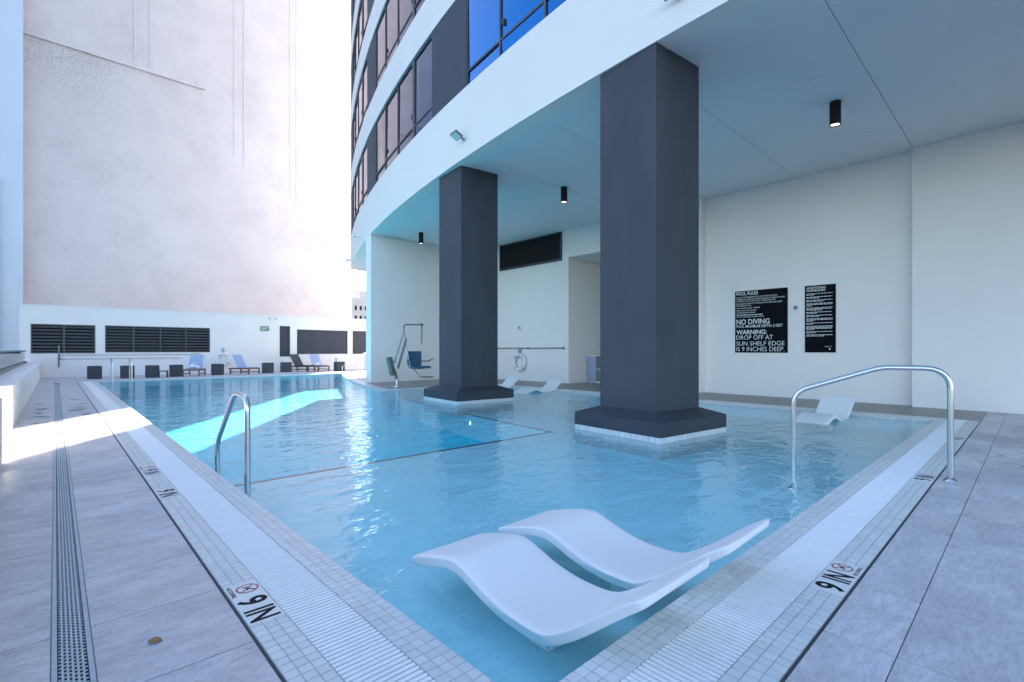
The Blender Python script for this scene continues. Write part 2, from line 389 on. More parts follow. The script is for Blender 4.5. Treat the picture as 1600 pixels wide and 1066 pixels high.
# facade curve of the tower in plan
def CX(y): return 5.937+.006*y+.00874*y*y
def CN(y):
    d = .006+.01748*y; n = Vector((1, -d, 0)); return n.normalized()      # points into the building
def cpt(y, off): n = CN(y); return (CX(y)+n.x*off, y+n.y*off)
def ribbon(mb, y0, y1, z0, z1, o0, o1, step=.8):
    n = max(1, int(math.ceil((y1-y0)/step))); poly = [cpt(y0+(y1-y0)*i/n, o0) for i in range(n+1)]
    poly += [cpt(y1-(y1-y0)*i/n, o1) for i in range(n+1)]
    m = len(poly); h = m//2
    vs = [(p[0], p[1], z0) for p in poly]+[(p[0], p[1], z1) for p in poly]; fs = []
    for i in range(n):
        j = m-1-i
        fs += [(i, j, j-1, i+1), (m+i, m+i+1, m+j-1, m+j), (i, i+1, m+i+1, m+i), (j, m+j, m+j-1, j-1)]
    fs += [(0, m, m+m-1, m-1), (n, h, m+h, m+n)]
    return mb.add(vs, fs)

# ------------------------------------------------------------------ ground, pool shell, water
WX0, WY0, WX1, WYF = 1.16, 1.18, 10.9, 24.3
WZ = -.036
struct('ground', MB().add([(-900, -900, -1.7), (900, -900, -1.7), (900, 900, -1.7), (-900, 900, -1.7)], [(0, 1, 2, 3)]), 'ground', 'dark street level ground far below and around the pool terrace')
def edge_curve(y0, y1, off, n=14): return [(CX(y0+(y1-y0)*i/n)+off, y0+(y1-y0)*i/n) for i in range(n+1)]
ISY = 13.15
pool_poly = [(WX0, WY0), (WX1, WY0), (WX1, ISY)] + edge_curve(ISY, WYF, -.5) + [(WX0, WYF)]
def ring_walls(poly, z0, z1, e=0.):
    n = len(poly); vs = [(p[0], p[1], z0) for p in poly]+[(p[0], p[1], z1) for p in poly]
    return vs, [(i, n+i, n+(i+1) % n, (i+1) % n) for i in range(n)]
basin = MB()
basin.add(*ring_walls(pool_poly, -.8, -.055))
basin.add([(p[0], p[1], -.75) for p in pool_poly], [tuple(range(len(pool_poly)))])
wl_ = MB().add(*ring_walls(pool_poly, -.055, -.0095))
bo = tag(basin.build('pool_basin', 'aqua'), 'aqua plastered basin of the swimming pool', kind='structure')
SHZ = -.25; DY = 5.85
wt = MB(); e = .004
for x0_, y0_, x1_, y1_ in ((WX0, WY0, WX1, WY0+e), (WX1-e, WY0+e, WX1, ISY-e), (CX(ISY)+.1, ISY-e, WX1, ISY), (WX0, WY0+e, WX0+e, DY)): wt.box(x0_, y0_, SHZ-.05, x1_, y1_, -.0555)
wt.build('shelf_wall', 'shelf', bo)
wl_.build('waterline_tiles', 'cfar', bo)
MB().prism([(WX0-.01, WY0-.01), (WX1+.01, WY0-.01), (WX1+.01, DY), (WX0-.01, DY)], -1.3, SHZ).build('shelf', 'shelf', bo)
MB().prism([(WX1+.01, DY+.0005), (WX1+.01, ISY+.01)]+edge_curve(DY+.0005, ISY+.01, .1)[::-1], -1.3, SHZ).build('shelf', 'shelf', bo)
for k in range(3):
    y0 = DY+.32*k; z = SHZ-.125*(k+1)
    MB().box(WX0-.01, y0, -1.3, CX(DY)+.1+.04*k, y0+.32, z).build('step', 'shelf', bo)
    MB().box(WX0, y0+.27, z, CX(DY)+.1, y0+.322, z+.006).build('edge_strip', 'edge', bo)
MB().box(WX0, DY-.055, SHZ, CX(DY)+.1, DY+.003, SHZ+.006).build('edge_strip', 'edge', bo)
ribbon(MB(), DY-.05, ISY-.2, SHZ, SHZ+.006, .098, .155).build('edge_strip', 'edge', bo)
lp = MB().lathe([(0, 0), (.04, 0), (.05, .01), (.05, .03)], (6.72, 8.55, -.42), 'X', 20)
lo = lp.build('pool_lamp', 'poollamp'); tag(lo, 'small round underwater lamp glowing on the deep pool wall', 'pool lamp')
wp = [(WX0-.02, WY0-.02), (WX1+.02, WY0-.02), (WX1+.02, ISY+.02)]+[(x+.02, y) for x, y in edge_curve(ISY+.02, WYF+.02, -.5)]+[(WX0-.02, WYF+.02)]
def water_mesh():
    # dense top so the surface is a real sheet; closed downwards
    mb = MB(); mb.prism(wp, -1.25, WZ); return mb
tag(water_mesh().build('water', 'water'), 'rippled turquoise pool water', kind='structure')

# ------------------------------------------------------------------ coping with gutter grates
tile_me = MB().box(-.0239, -.0239, -.009, .0239, .0239, 0).mesh('tile', M['ctile'], .0012)
P_T = .0508; V_IN = .148; V_G1 = .393; V_OUT = .545
def slat_mesh(along_x):
    mb = MB(); a = .0100; b = (V_G1-V_IN)/2-.003
    prof = [(-a, -.014), (a, -.014), (a, -.002), (a*.6, 0), (-a*.6, 0), (-a, -.002)]
    n = len(prof)
    if along_x: vs = [(-b, p[0], p[1]) for p in prof]+[(b, p[0], p[1]) for p in prof]
    else: vs = [(p[0], -b, p[1]) for p in prof]+[(p[0], b, p[1]) for p in prof]
    mb.add(vs, [tuple(range(n)), tuple(range(2*n-1, n-1, -1))]+[(i, n+i, n+(i+1) % n, (i+1) % n) for i in range(n)])
    return mb.mesh('slat', M['slat'])
slat_x, slat_y = slat_mesh(True), slat_mesh(False)
def coping(side, org, u, v, s0, s1, place, single):
    o = Vector((*org, 0)); U = Vector((*u, 0)); V = Vector((*v, 0))
    def pt(a, b, z=0): q = o+U*a+V*b; return (q.x, q.y, z)
    def slab(mb, a0, a1, b0, b1, z0, z1):
        p = pt(a0, b0); q = pt(a1, b1); mb.box(p[0], p[1], z0, q[0], q[1], z1); return mb
    bed = slab(MB(), s0, s1, .004, V_IN, -1.0, -.0045); slab(bed, s0, s1, V_G1, V_OUT, -.35, -.0045)
    cop = tag(bed.build(side+'_coping', 'grout'), 'white mosaic tiled pool coping '+place, kind='structure')
    tr = slab(MB(), s0, s1, V_IN-.001, V_G1+.001, -.35, -.075).build('gutter_channel', 'trough', cop)
    slab(MB(), s0, s1, V_OUT+.001, V_OUT+.014, -.35, -.006).build('sealant_joint', 'seal', cop)
    # mosaic tiles, three rows each side of the grate
    cells = []
    n = int((s1-s0)/P_T)
    for strip, b0 in ((0, .0), (1, V_G1)):
        for i in range(n):
            for r in range(3):
                w = (V_IN if strip == 0 else V_OUT-V_G1)/3
                p = pt(s0+(i+.5)*P_T, b0+(r+.5)*w); cells.append((strip, p))
    def vis(p):
        d = p[0]*math.sin(TH)+p[1]*math.cos(TH); l = p[0]*math.cos(TH)-p[1]*math.sin(TH)
        if d < .3: return 1e9
        px = 800+764*l/d; py = 547+764*1.2/d
        return d if (-10 < px < 1610 and py < 1076) else 1e6+d
    for strip in (0, 1):
        cs = sorted([p for s, p in cells if s == strip], key=vis)
        near = cs[:300] if single else []
        host = cop if strip == 0 else tag(slab(MB(), s0, s1, V_G1+.002, V_OUT-.002, -.3, -.0042).build(side+'_outer_coping', 'grout'), 'white mosaic tile border '+place+', on the deck side of the grate', kind='structure')
        for p in near:
            t = link('tile', tile_me, host, (p[0]+random.uniform(-.0006, .0006), p[1]+random.uniform(-.0006, .0006), random.uniform(-.0006, .0002)))
        rest = MB()
        for p in cs[len(near):]:
            h = .0239; z = random.uniform(-.0006, .0002)
            rest.add([(p[0]-h, p[1]-h, -.009), (p[0]+h, p[1]-h, -.009), (p[0]+h, p[1]+h, -.009), (p[0]-h, p[1]+h, -.009), (p[0]-h, p[1]-h, z), (p[0]+h, p[1]-h, z), (p[0]+h, p[1]+h, z), (p[0]-h, p[1]+h, z)],
                     [(4, 5, 6, 7), (0, 1, 5, 4), (1, 2, 6, 5), (2, 3, 7, 6), (3, 0, 4, 7)])
        ro = link('tile_field', rest.mesh('tile_field', M['ctile'], fix=False), host); ro['kind'] = 'stuff'
    # grate
    gr = thing('gutter_grate', 'white slatted overflow grate '+place, 'pool grate', pt((s0+s1)/2, (V_IN+V_G1)/2))
    sp = .028; m = int((s1-s0)/sp)
    ps = sorted([pt(s0+(i+.5)*sp, (V_IN+V_G1)/2, -.002) for i in range(m)], key=vis)
    near = ps[:300] if single else []
    me = slat_x if abs(v[0]) > .5 else slat_y
    for p in near: link('slat', me, gr, p)
    rest = MB(); hb = (V_G1-V_IN)/2-.003
    for p in ps[len(near):]:
        if abs(v[0]) > .5: rest.box(p[0]-hb, p[1]-.0098, -.016, p[0]+hb, p[1]+.0098, -.002)
        else: rest.box(p[0]-.0098, p[1]-hb, -.016, p[0]+.0098, p[1]+hb, -.002)
    if rest.v:
        ro = link('slat_run', rest.mesh('slat_run', M['slat'], fix=False), gr); ro['kind'] = 'stuff'
    for b in (V_IN+.05, (V_IN+V_G1)/2, V_G1-.05):
        slab(MB(), s0, s1, b-.004, b+.004, -.03, -.0165).build('rib', 'slat', gr)
coping('left', (WX0, WY0), (0, 1), (-1, 0), -.545, WYF-WY0+.545, 'along the long edge beside the trench drain', True)
coping('near', (WX0, WY0), (1, 0), (0, -1), 0, WX1-WX0+.545, 'along the edge where the two big loungers float', True)
coping('alcove', (WX1, WY0), (0, 1), (1, 0), 0, ISY-WY0, 'under the canopy along the wall with the signs', False)
coping('far', (WX0, WYF), (1, 0), (0, 1), 0, 9.3, 'in front of the far deck chairs', False)
isl = MB(); isl.prism([(11.2, ISY+.004), (11.2, ISY+.34)]+[(x, y) for x, y in edge_curve(ISY+.34, WYF+.3, -.16)]+edge_curve(ISY+.004, WYF+.3, -.495)[::-1], -1.3, -.002)
struct('island_coping', isl, 'cfar', 'white tiled coping round the deck that carries the pool lift')

# ------------------------------------------------------------------ decks
def paver_field(name, x_edges, y_edges, label, base_poly, z=0.):
    b = tag(MB().prism(base_poly, -.4, -.010).build(name, 'bed'), label, kind='structure')
    cache = {}
    for i in range(len(x_edges)-1):
        for j in range(len(y_edges)-1):
            x0, x1, y0, y1 = x_edges[i], x_edges[i+1], y_edges[j], y_edges[j+1]
            w, h = round(x1-x0-.0035, 4), round(y1-y0-.0035, 4)
            if (w, h) not in cache: cache[(w, h)] = MB().box(-w/2, -h/2, -.010, w/2, h/2, 0).mesh('paver', M['deck'], .0015)
            link('paver', cache[(w, h)], b, ((x0+x1)/2, (y0+y1)/2, random.uniform(-.0008, .0004)))
    return b
DL = WX0-.545-.014; DN = WY0-.545-.014
ye = [-3.2+.6*k for k in range(0, 27)]
paver_field('left_deck', [-.47, -.012], ye, 'grey paver strip between trench drain and low parapet', [(-1.1, -3.2), (-.012, -3.2), (-.012, 12.4), (-1.1, 12.4)])
paver_field('drain_side_deck', [.112, DL], ye, 'grey paver strip between trench drain and pool coping', [(.112, -3.2), (DL, -3.2), (DL, 12.4), (.112, 12.4)])
paver_field('near_deck', [DL+.003]+[1.2+.6*k for k in range(0, 20)]+[13.25], [-3.2, -2.63, -2.03, -1.43, -.83, -.23, .37, DN], 'wide grey paver deck at the near side under the canopy', [(DL+.003, -3.2), (13.25, -3.2), (13.25, DN), (DL+.003, DN)])
fd = MB(); fd.prism([(-1.1, 12.4), (-.012, 12.4), (-.012, WYF), (-1.1, WYF)], -.4, 0); fd.prism([(.112, 12.4), (DL, 12.4), (DL, WYF), (.112, WYF)], -.4, 0)
fd.prism([(-1.1, WYF+.001), (DL, WYF+.001), (DL, WYF+.559), (10.46, WYF+.559), (10.46, WYF+.3), (CX(WYF+.3)-.16, WYF+.3), (30, WYF+.3), (30, 29.2), (-1.1, 29.2)], -.4, 0)
struct('far_deck', fd, 'deckfar', 'grey paver deck at the far end of the pool')
ad = MB(); ad.prism([(WX1+.559, DN), (14, DN), (14, 6.7), (17, 6.7), (17, 16.7), (11.2, 16.7), (11.2, ISY+.34), (11.201, ISY+.0), (WX1+.559, ISY)], -.4, -.001)
ad.prism([(11.199, ISY+.34), (11.199, 17.2)]+[(13.5, 17.2), (13.5, WYF+.299)]+edge_curve(ISY+.34, WYF+.299, -.159)[::-1], -.4, -.003)
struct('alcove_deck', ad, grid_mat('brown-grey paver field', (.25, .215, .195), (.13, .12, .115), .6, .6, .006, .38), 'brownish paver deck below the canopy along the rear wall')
# trench drain
dr = thing('trench_drain', 'long grey slotted trench drain between the pavers', 'drain', (.05, 10, 0))
dmb = MB(); x0, x1 = -.010, .110
for a, b in ((x0, x0+.016), (x1-.016, x1)): dmb.box(a, -.25, -.02, b, .25, -.001)
nb = 6; wv = (x1-x0-.032)/nb
for k in range(1, nb): dmb.box(x0+.016+wv*k-.0036, -.25, -.006, x0+.016+wv*k+.0036, .25, -.0016)
for c in range(nb):
    for j in range(17):
        y = -.25+.5/17*(j+.5)+(.007 if c % 2 else -.004)
        dmb.box(x0+.016+wv*c+.003, y-.0044, -.006, x0+.016+wv*(c+1)-.003, y+.0044, -.0022)
dme = dmb.mesh('grating_panel', M['drain'], fix=False)
for k in range(52): link('grating_panel', dme, dr, (0, -2.6+.4998*k, 0))
MB().box(-.011, -3, -.3, .111, 23.4, -.06).build('channel', 'black', dr)
MB().box(x0-.0025, -3, -.3, x0-.0002, 23.4, -.003).build('frame_rail', 'chrome2', dr)
MB().box(x1+.0002, -3, -.3, x1+.0025, 23.4, -.003).build('frame_rail', 'chrome2', dr)
# ------------------------------------------------------------------ parapet with glass guard
pp = thing('parapet', 'low white parapet wall along the outer deck edge', 'parapet', (-.8, 15, 0))
MB().box(-1.1, 7.75, -.2, -.47, 29.19, .66).build('wall', 'stucco', pp, .008)
MB().box(-1.1, -4, -.2, -.41, 7.749, .70).build('pier', 'stucco', pp, .008)
gg = thing('glass_guard', 'frameless glass guard with dark cap rail standing on the parapet', 'glass railing', (-.92, 16, .66))
MB().box(-.97, 7.8, .66, -.86, 28.9, .745).build('base_shoe', 'chrome2', gg)
for k in range(11):
    y = 8.0+1.9*k; MB().box(-.925, y, .74, -.91, y+1.87, 1.14).build('pane', 'guard', gg)
MB().box(-.945, 7.8, 1.14, -.89, 28.9, 1.185).build('cap_rail', 'chrome2', gg)

# ------------------------------------------------------------------ back wall with louvres
BY = 29.2
bw = thing('back_wall', 'white terrace wall with dark louvres behind the deck chairs', 'wall', (6, BY, 0))
def wall_with_holes(x0, x1, z0, z1, holes, y0, y1, parent, m):
    xs = sorted({x0, x1, *[h[0] for h in holes], *[h[1] for h in holes]})
    for a, b in zip(xs[:-1], xs[1:]):
        hs = [h for h in holes if h[0] <= a+1e-6 and h[1] >= b-1e-6]
        mb = MB()
        if not hs: mb.box(a, y0, z0, b, y1, z1)
        else: mb.box(a, y0, z0, b, y1, hs[0][2]); mb.box(a, y0, hs[0][3], b, y1, z1)
        yield mb
holes = [(-.76, 1.34, 1.05, 2.32), (1.68, 5.86, 1.09, 2.33), (9.29, 9.85, .83, 2.56), (10.24, 13.29, .96, 2.39), (13.62, 17.2, .95, 2.40)]
full = MB()
for mb in wall_with_holes(-1.1, 22, -.3, 3.11, holes, BY, BY+.3, bw, 'stucco'): full.add(mb.v, mb.f)
full.build('wall', 'stucco', bw)
MB().box(-1.13, BY-.02, 3.111, 22, BY+.32, 3.16).build('coping_cap', 'stucco', bw)
MB().box(-1.1, BY+.22, .5, 22, BY+.24, 2.8).build('backing', 'black', bw)
def louvre(x0, x1, z0, z1, divs, lab):
    lv = thing('louvre', lab, 'louvre', ((x0+x1)/2, BY+.05, z0))
    fr = MB(); t = .05
    fr.box(x0, BY-.012, z0, x1, BY+.10, z0+t); fr.box(x0, BY-.012, z1-t, x1, BY+.10, z1)
    fr.box(x0, BY-.011, z0+t, x0+t, BY+.10, z1-t); fr.box(x1-t, BY-.011, z0+t, x1, BY+.10, z1-t)
    for k in range(1, divs):
        x = x0+(x1-x0)*k/divs; fr.box(x-.035, BY-.010, z0+t, x+.035, BY+.1, z1-t)
    fr.build('frame', M['mullion'], lv)
    n = 8; me = None
    for k in range(n):
        z = z0+t+(z1-z0-2*t)*(k+.5)/n
        if me is None:
            mtx = Matrix.Translation(Vector((0, 0, 0))) @ Matrix.Rotation(math.radians(-38), 4, 'X')
            me = MB().box(-(x1-x0)/2+t, -.05, -.006, (x1-x0)/2-t, .05, .006, mtx).mesh('slat', M['chrome2'])
        link('slat', me, lv, ((x0+x1)/2, BY+.055, z))
louvre(-.76, 1.34, 1.05, 2.32, 2, 'shorter two-bay dark louvre in the back wall, beside the parapet')
louvre(1.68, 5.86, 1.09, 2.33, 4, 'long four-bay dark louvre in the back wall above the deck chairs')
def screen(x0, x1, z0, z1, lab):
    sc = thing('slat_screen', lab, 'screen', ((x0+x1)/2, BY+.05, z0))
    fr = MB(); t = .04
    fr.box(x0, BY-.010, z0, x1, BY+.08, z0+t); fr.box(x0, BY-.010, z1-t, x1, BY+.08, z1); fr.box(x0, BY-.009, z0+t, x0+t, BY+.08, z1-t); fr.box(x1-t, BY-.009, z0+t, x1, BY+.08, z1-t)
    fr.build('frame', 'mullion', sc)
    n = max(3, int((x1-x0-2*t)/.12)); w = (x1-x0-2*t)/n
    me = MB().box(-w*.46, -.02, 0, w*.46, .02, z1-z0-2*t).mesh('slat', M['panel'])
    for k in range(n): link('slat', me, sc, (x0+t+w*(k+.5), BY+.05+random.uniform(-.006, .006), z0+t))
screen(9.29, 9.85, .83, 2.56, 'narrow upright dark slatted panel in the back wall')
screen(10.24, 13.29, .96, 2.39, 'wide dark vertical slat screen in the back wall behind striped chair')
screen(13.62, 17.2, .95, 2.40, 'dark vertical slat screen in the back wall beside the white partition')
ex = thing('exit_sign', 'green EXIT sign on the back wall', 'exit sign', (8.5, BY-.03, 2.27))
MB().box(8.29, BY-.05, 2.27, 8.71, BY-.001, 2.51).build('housing', 'green', ex)
t = MB(); put_text(t, text_mb('EXIT', .33, .15, .02), (8.335, BY-.053, 2.315), (1, 0, 0), (0, 0, 1)); t.build('lettering', 'letter', ex)
el = thing('emergency_light', 'white twin emergency light above the EXIT sign', 'lamp', (8.9, BY-.06, 2.9))
MB().box(8.78, BY-.07, 2.93, 9.02, BY-.001, 3.02).build('housing', 'white', el, .01)
for x in (8.72, 9.08): MB().lathe([(0, -.06), (.05, -.06), (.055, 0), (0, .01)], (x, BY-.09, 2.97), 'Y', 14).build('lamp_head', 'lens', el)

# ------------------------------------------------------------------ neighbour buildings
NY = 34.2
nb_ = thing('neighbour_building', 'tall windowless pinkish-white masonry building behind the terrace wall', 'building', (7, NY, -1.7))
MB().box(-1.15, NY, -1.7, 15.9, NY+16, 44).build('wall', 'neigh', nb_)
MB().box(-1.15, NY-.10, 16.86, 6.6, NY-.001, 16.98).build('ledge', 'neigh', nb_)
for x, z in ((3.25, 17.0), (3.95, 17.0), (8.2, 13.4), (8.75, 12.8), (11.55, 11.5), (11.95, 11.2)):
    MB().tube([(x, NY-.04, z), (x, NY-.04, 30)], .016, 6).build('cable', 'white', nb_)
sb = thing('side_building', 'pale blue painted building flank at the outer end of the terrace wall', 'building', (-12, NY-1.2, -1.7))
MB().box(-24, NY-.7, -1.7, -1.149, NY+14, 21.5).build('wall', 'bluewall', sb)
MB().box(-24, NY-.95, -1.7, -1.95, NY-.701, 9.4).build('lower_wall', 'bluewall', sb)
fb = thing('far_building', 'distant beige building with small dark windows seen past the tower', 'building', (55, 108, -1.7))
MB().box(50.2, 108, -1.7, 66, 120, 13.2).build('wall', 'far', fb)
MB().box(52.6, 109, 13.2, 66, 119, 15.2).build('penthouse', 'far', fb)
for i in range(6):
    for j in range(4):
        MB().box(50.9+1.25*i, 107.9, 3.6+2.3*j, 51.35+1.25*i, 107.99, 4.6+2.3*j).build('window', 'black', fb)
fb2 = thing('far_white_building', 'distant plain white block rising behind the beige building', 'building', (72, 150, -1.7))
MB().box(69, 150, -1.7, 76, 165, 20.5).build('wall', 'white', fb2); MB().tube([(71, 152, 20.5), (71, 152, 23)], .2, 6).build('mast', 'chrome2', fb2)

# ------------------------------------------------------------------ tower over the pool
TE = 24.8; TS = -12.; ZF0, ZF1 = 5.47, 7.02; FL = 3.27
tw = thing('tower', 'curved white tower with charcoal panels and reflective windows overhanging the pool', 'building', (20, 6, 5.5))
ribbon(MB(), TS, TE, ZF0, ZF1, 0, .3).build('fascia', 'fascia', tw)
NFL = 12
for k in range(NFL):
    ribbon(MB(), TS, TE, 9.24+FL*k, ZF1+FL*(k+1), 0, .32).build('floor_band', 'fascia', tw)
core = MB(); pts = [cpt(TS+.05+(TE-TS-.1)*i/40, .42) for i in range(41)]
core.prism(pts+[(48, TE-.05), (48, TS+.05)], 5.66, 46.2); core.build('core', 'panel', tw)
MB().box(CX(TE)+.33, TE-.045, 5.47, 48, TE+.0, 46.2).build('end_wall', 'endwall', tw)
MB().prism(pts+[(48, TE-.05), (48, TS+.05)], 46.2, 46.8).build('roof_slab', 'fascia', tw)
bays = [(-11.2, -5.82), (-4.0, 1.4), (3.2, 8.62), (10.42, 15.88), (17.44, 22.9)]
piers = [(TS, -11.2), (-5.82, -4.0), (1.4, 3.2), (8.62, 10.42), (15.88, 17.44), (22.9, TE)]
for k in range(NFL):
    z0 = ZF1+FL*k; z1 = 9.24+FL*k
    for a, b in piers: ribbon(MB(), a, b, z0+.001, z1-.001, .02, .40).build('pier', 'panel', tw)
    for a, b in bays:
        fr = MB()
        cuts = [0, .245, .5, .755, 1]
        ys = [a+(b-a)*c for c in cuts]
        for i, y in enumerate(ys):
            w = .045 if i in (0, 4) else (.075 if i == 1 else .026)
            ribbon(fr, max(a, y-w), min(b, y+w), z0+.002, z1-.002, .03, .34)
        ribbon(fr, a, b, z0+.002, z0+.03, .032, .335); ribbon(fr, a, b, z1-.07, z1-.002, .034, .335); ribbon(fr, a, b, z0+.33, z0+.375, .033, .335)
        wo = fr.build('window', 'mullion', tw)
        for i in range(4):
            pa, pb = ys[i]+.03, ys[i+1]-.03
            # each pane is a flat sheet of its own
            for (q0, q1) in ((z0+.02, z0+.34), (z0+.365, z1-.06)):
                A = cpt(pa, .06); B = cpt(pb, .06); A2 = cpt(pa, .08); B2 = cpt(pb, .08); tl = random.uniform(-.014, .014)
                vs = [(A[0], A[1], q0), (B[0], B[1], q0), (B[0]+tl, B[1], q1), (A[0]+tl, A[1], q1), (A2[0], A2[1], q0), (B2[0], B2[1], q0), (B2[0]+tl, B2[1], q1), (A2[0]+tl, A2[1], q1)]
                MB().add(vs, [(0, 1, 2, 3), (7, 6, 5, 4), (0, 4, 5, 1), (1, 5, 6, 2), (2, 6, 7, 3), (3, 7, 4, 0)]).build('pane', 'glazing', wo)
        if k < 5:
            for y in (ys[1]+.12, ys[3]-.12):
                p = cpt(y, .03); MB().box(p[0]-.015, p[1]-.02, z0+.60, p[0]+.03, p[1]+.02, z0+.72).build('latch', 'mullion', wo)
# floodlights on the fascia
def floodlight(y, z, lab):
    p = cpt(y, -.20); n = CN(y)
    fl = thing('floodlight', lab, 'floodlight', (*cpt(y, 0), z), 0, 'floodlights on the fascia')
    m = Matrix.Translation(Vector((p[0], p[1], z))) @ Matrix.Rotation(math.atan2(n.y, n.x), 4, 'Z') @ Matrix.Rotation(math.radians(-62), 4, 'Y')
    MB().box(-.025, -.14, -.10, .025, .14, .10, m).build('housing', 'chrome2', fl, .006)
    MB().box(-.031, -.12, -.082, -.0255, .12, .082, m).build('glass', 'lens', fl)
    q = cpt(y, -.002); MB().tube([(q[0], q[1], z-.05), (p[0], p[1], z+.02)], .02, 8).build('bracket', 'chrome2', fl)
floodlight(8.66, 5.92, 'square floodlight on the white fascia above the farther column')
floodlight(3.22, 5.90, 'square floodlight on the white fascia above the nearer column')
def dome(y, z, lab):
    p = cpt(y, -.06); d = thing('security_camera', lab, 'camera', (*cpt(y, 0), z))
    q = cpt(y, -.001); MB().tube([(q[0], q[1], z), (p[0], p[1], z)], .05, 12).build('mount', 'white', d)
    r = cpt(y-.1, -.24); MB().tube([(p[0], p[1], z), (r[0], r[1], z-.06)], .045, 12).build('barrel', 'white', d)
    r2 = cpt(y-.1, -.25); MB().tube([(r[0], r[1], z-.06), (r2[0], r2[1], z-.063)], .04, 12).build('lens', 'black', d)
dome(18.9, 5.86, 'white security camera on the fascia near the partition'); dome(23.6, 5.75, 'white security camera at the far corner of the fascia')

# soffit: separate panels with open joints
sf = tag(ribbon(MB(), TS, TE-.06, 5.476, 5.50, .305, .56).build('ceiling', 'soffit'), 'grey-white canopy soffit of large flat panels over the pool', kind='structure')
ycut = [TS, -9.6, -7.3, -5.05, -2.78, -.5, 1.78, 4.05, 6.32, 8.6, 10.88, 13.15, 15.4, 17.7, 20.0, 22.3, TE-.06]
for a, b in zip(ycut[:-1], ycut[1:]):
    n = 5; a2, b2 = a+.005, b-.005
    MB().prism([cpt(a2+(b2-a2)*i/n, .572) for i in range(n+1)]+[(17.2, b2), (17.2, a2)], 5.484, 5.52).build('panel', 'soffit', sf)
MB().prism([cpt(TS+(TE-.1-TS)*i/30, .31) for i in range(31)]+[(17.2, TE-.1), (17.2, TS)], 5.53, 5.65).build('backing', 'black', sf)
def downlight(x, y, lab):
    d = thing('downlight', lab, 'ceiling lamp', (x, y, 5.48), 0, 'black cylinder downlights under the canopy')
    MB().lathe([(0, 0), (.085, 0), (.085, -.40), (.075, -.40), (.072, -.375), (.05, -.37)], (x, y, 5.483), 'Z', 28).build('can', 'black', d)
    MB().lathe([(0, -.372), (.0725, -.378)], (x, y, 5.483), 'Z', 28).build('lens', 'warm', d)
downlight(9.85, 2.36, 'lit black cylinder downlight in front of the wall with the signs')
downlight(9.79, 8.47, 'lit black cylinder downlight between the two columns')
downlight(9.77, 15.32, 'lit black cylinder downlight above the pool lift by the partition')
for i, (x, y, r, lab) in enumerate([(8.82, 2.36, .09, 'small round ceiling detector nearer the canopy edge, beside the first downlight'), (11.91, 2.35, .09, 'small round ceiling detector between first downlight and rear wall'), (12.35, 5.34, .13, 'flat round speaker in the soffit above the pool rules sign'),
                               (8.93, 7.41, .06, 'tiny sprinkler cap in the soffit between the columns'), (12.29, 12.58, .06, 'tiny sprinkler cap in the soffit near the high black vent')]):
    tag(MB().lathe([(0, -.012), (r*.8, -.014), (r, -.006), (r, 0)], (x, y, 5.4835), 'Z', 24).build('ceiling_disc', 'white'), lab, 'ceiling fitting')

# ------------------------------------------------------------------ alcove walls
aw = thing('alcove_wall', 'long white rear wall under the canopy carrying the pool signs', 'wall', (13.4, 4, 0))
MB().box(13.27, TS, -.3, 14.0, 1.78, 5.483).build('wall', 'paint', aw)
MB().box(13.5, 1.78, -.3, 14.0, 6.4, 5.483).build('wall', 'paint', aw)
MB().box(13.27, 6.4, -.3, 14.0, 6.76, 5.483).build('pilaster', 'paint', aw)
MB().box(13.42, 6.76, -.3, 14.0, 8.8, 5.483).build('wall', 'paint', aw)
MB().box(13.42, 8.8, 4.52, 16.8, 11.4, 5.483).build('lintel', 'paint', aw)
MB().box(13.42, 11.4, -.3, 16.8, 16.7, 5.483).build('wall', 'paint', aw)
MB().box(16.5, 8.8, -.3, 16.8, 11.4, 4.519).build('niche_back', 'paint', aw)
MB().box(14.001, 8.4, -.3, 16.8, 8.8, 4.519).build('niche_side', 'paint', aw)
pt_ = thing('partition_wall', 'tall white partition wall behind the pool lift', 'wall', (11, 16.9, 0))
MB().box(8.5, 16.70, -.3, 16.8, 17.1, 5.474).build('wall', 'stucco', pt_)
gf = thing('service_core', 'plain white ground floor walls of the tower behind the partition', 'wall', (15, 21, 0))
MB().box(13.9, 17.101, -.3, 17.2, TE-.2, 5.474).build('wall', 'stucco', gf)
# high black vent in the alcove wall
hv = thing('high_vent', 'black horizontal vent high in the alcove wall below the soffit', 'vent', (13.4, 13.4, 4.5))
MB().box(13.395, 11.76, 4.52, 13.4195, 15.0, 5.44).build('opening', 'black', hv)
fm = MB(); fm.box(13.36, 11.70, 4.44, 13.42, 15.06, 4.52); fm.box(13.36, 11.70, 5.44, 13.42, 15.06, 5.48); fm.box(13.361, 11.70, 4.521, 13.42, 11.76, 5.439); fm.box(13.361, 15.0, 4.521, 13.42, 15.06, 5.439)
fm.build('frame', 'mullion', hv)
sme = MB().box(-.008, -1.62, -.012, .008, 1.62, .012).mesh('slat', M['black'])
for k in range(9): link('slat', sme, hv, (13.385, 13.38, 4.57+.1*k))

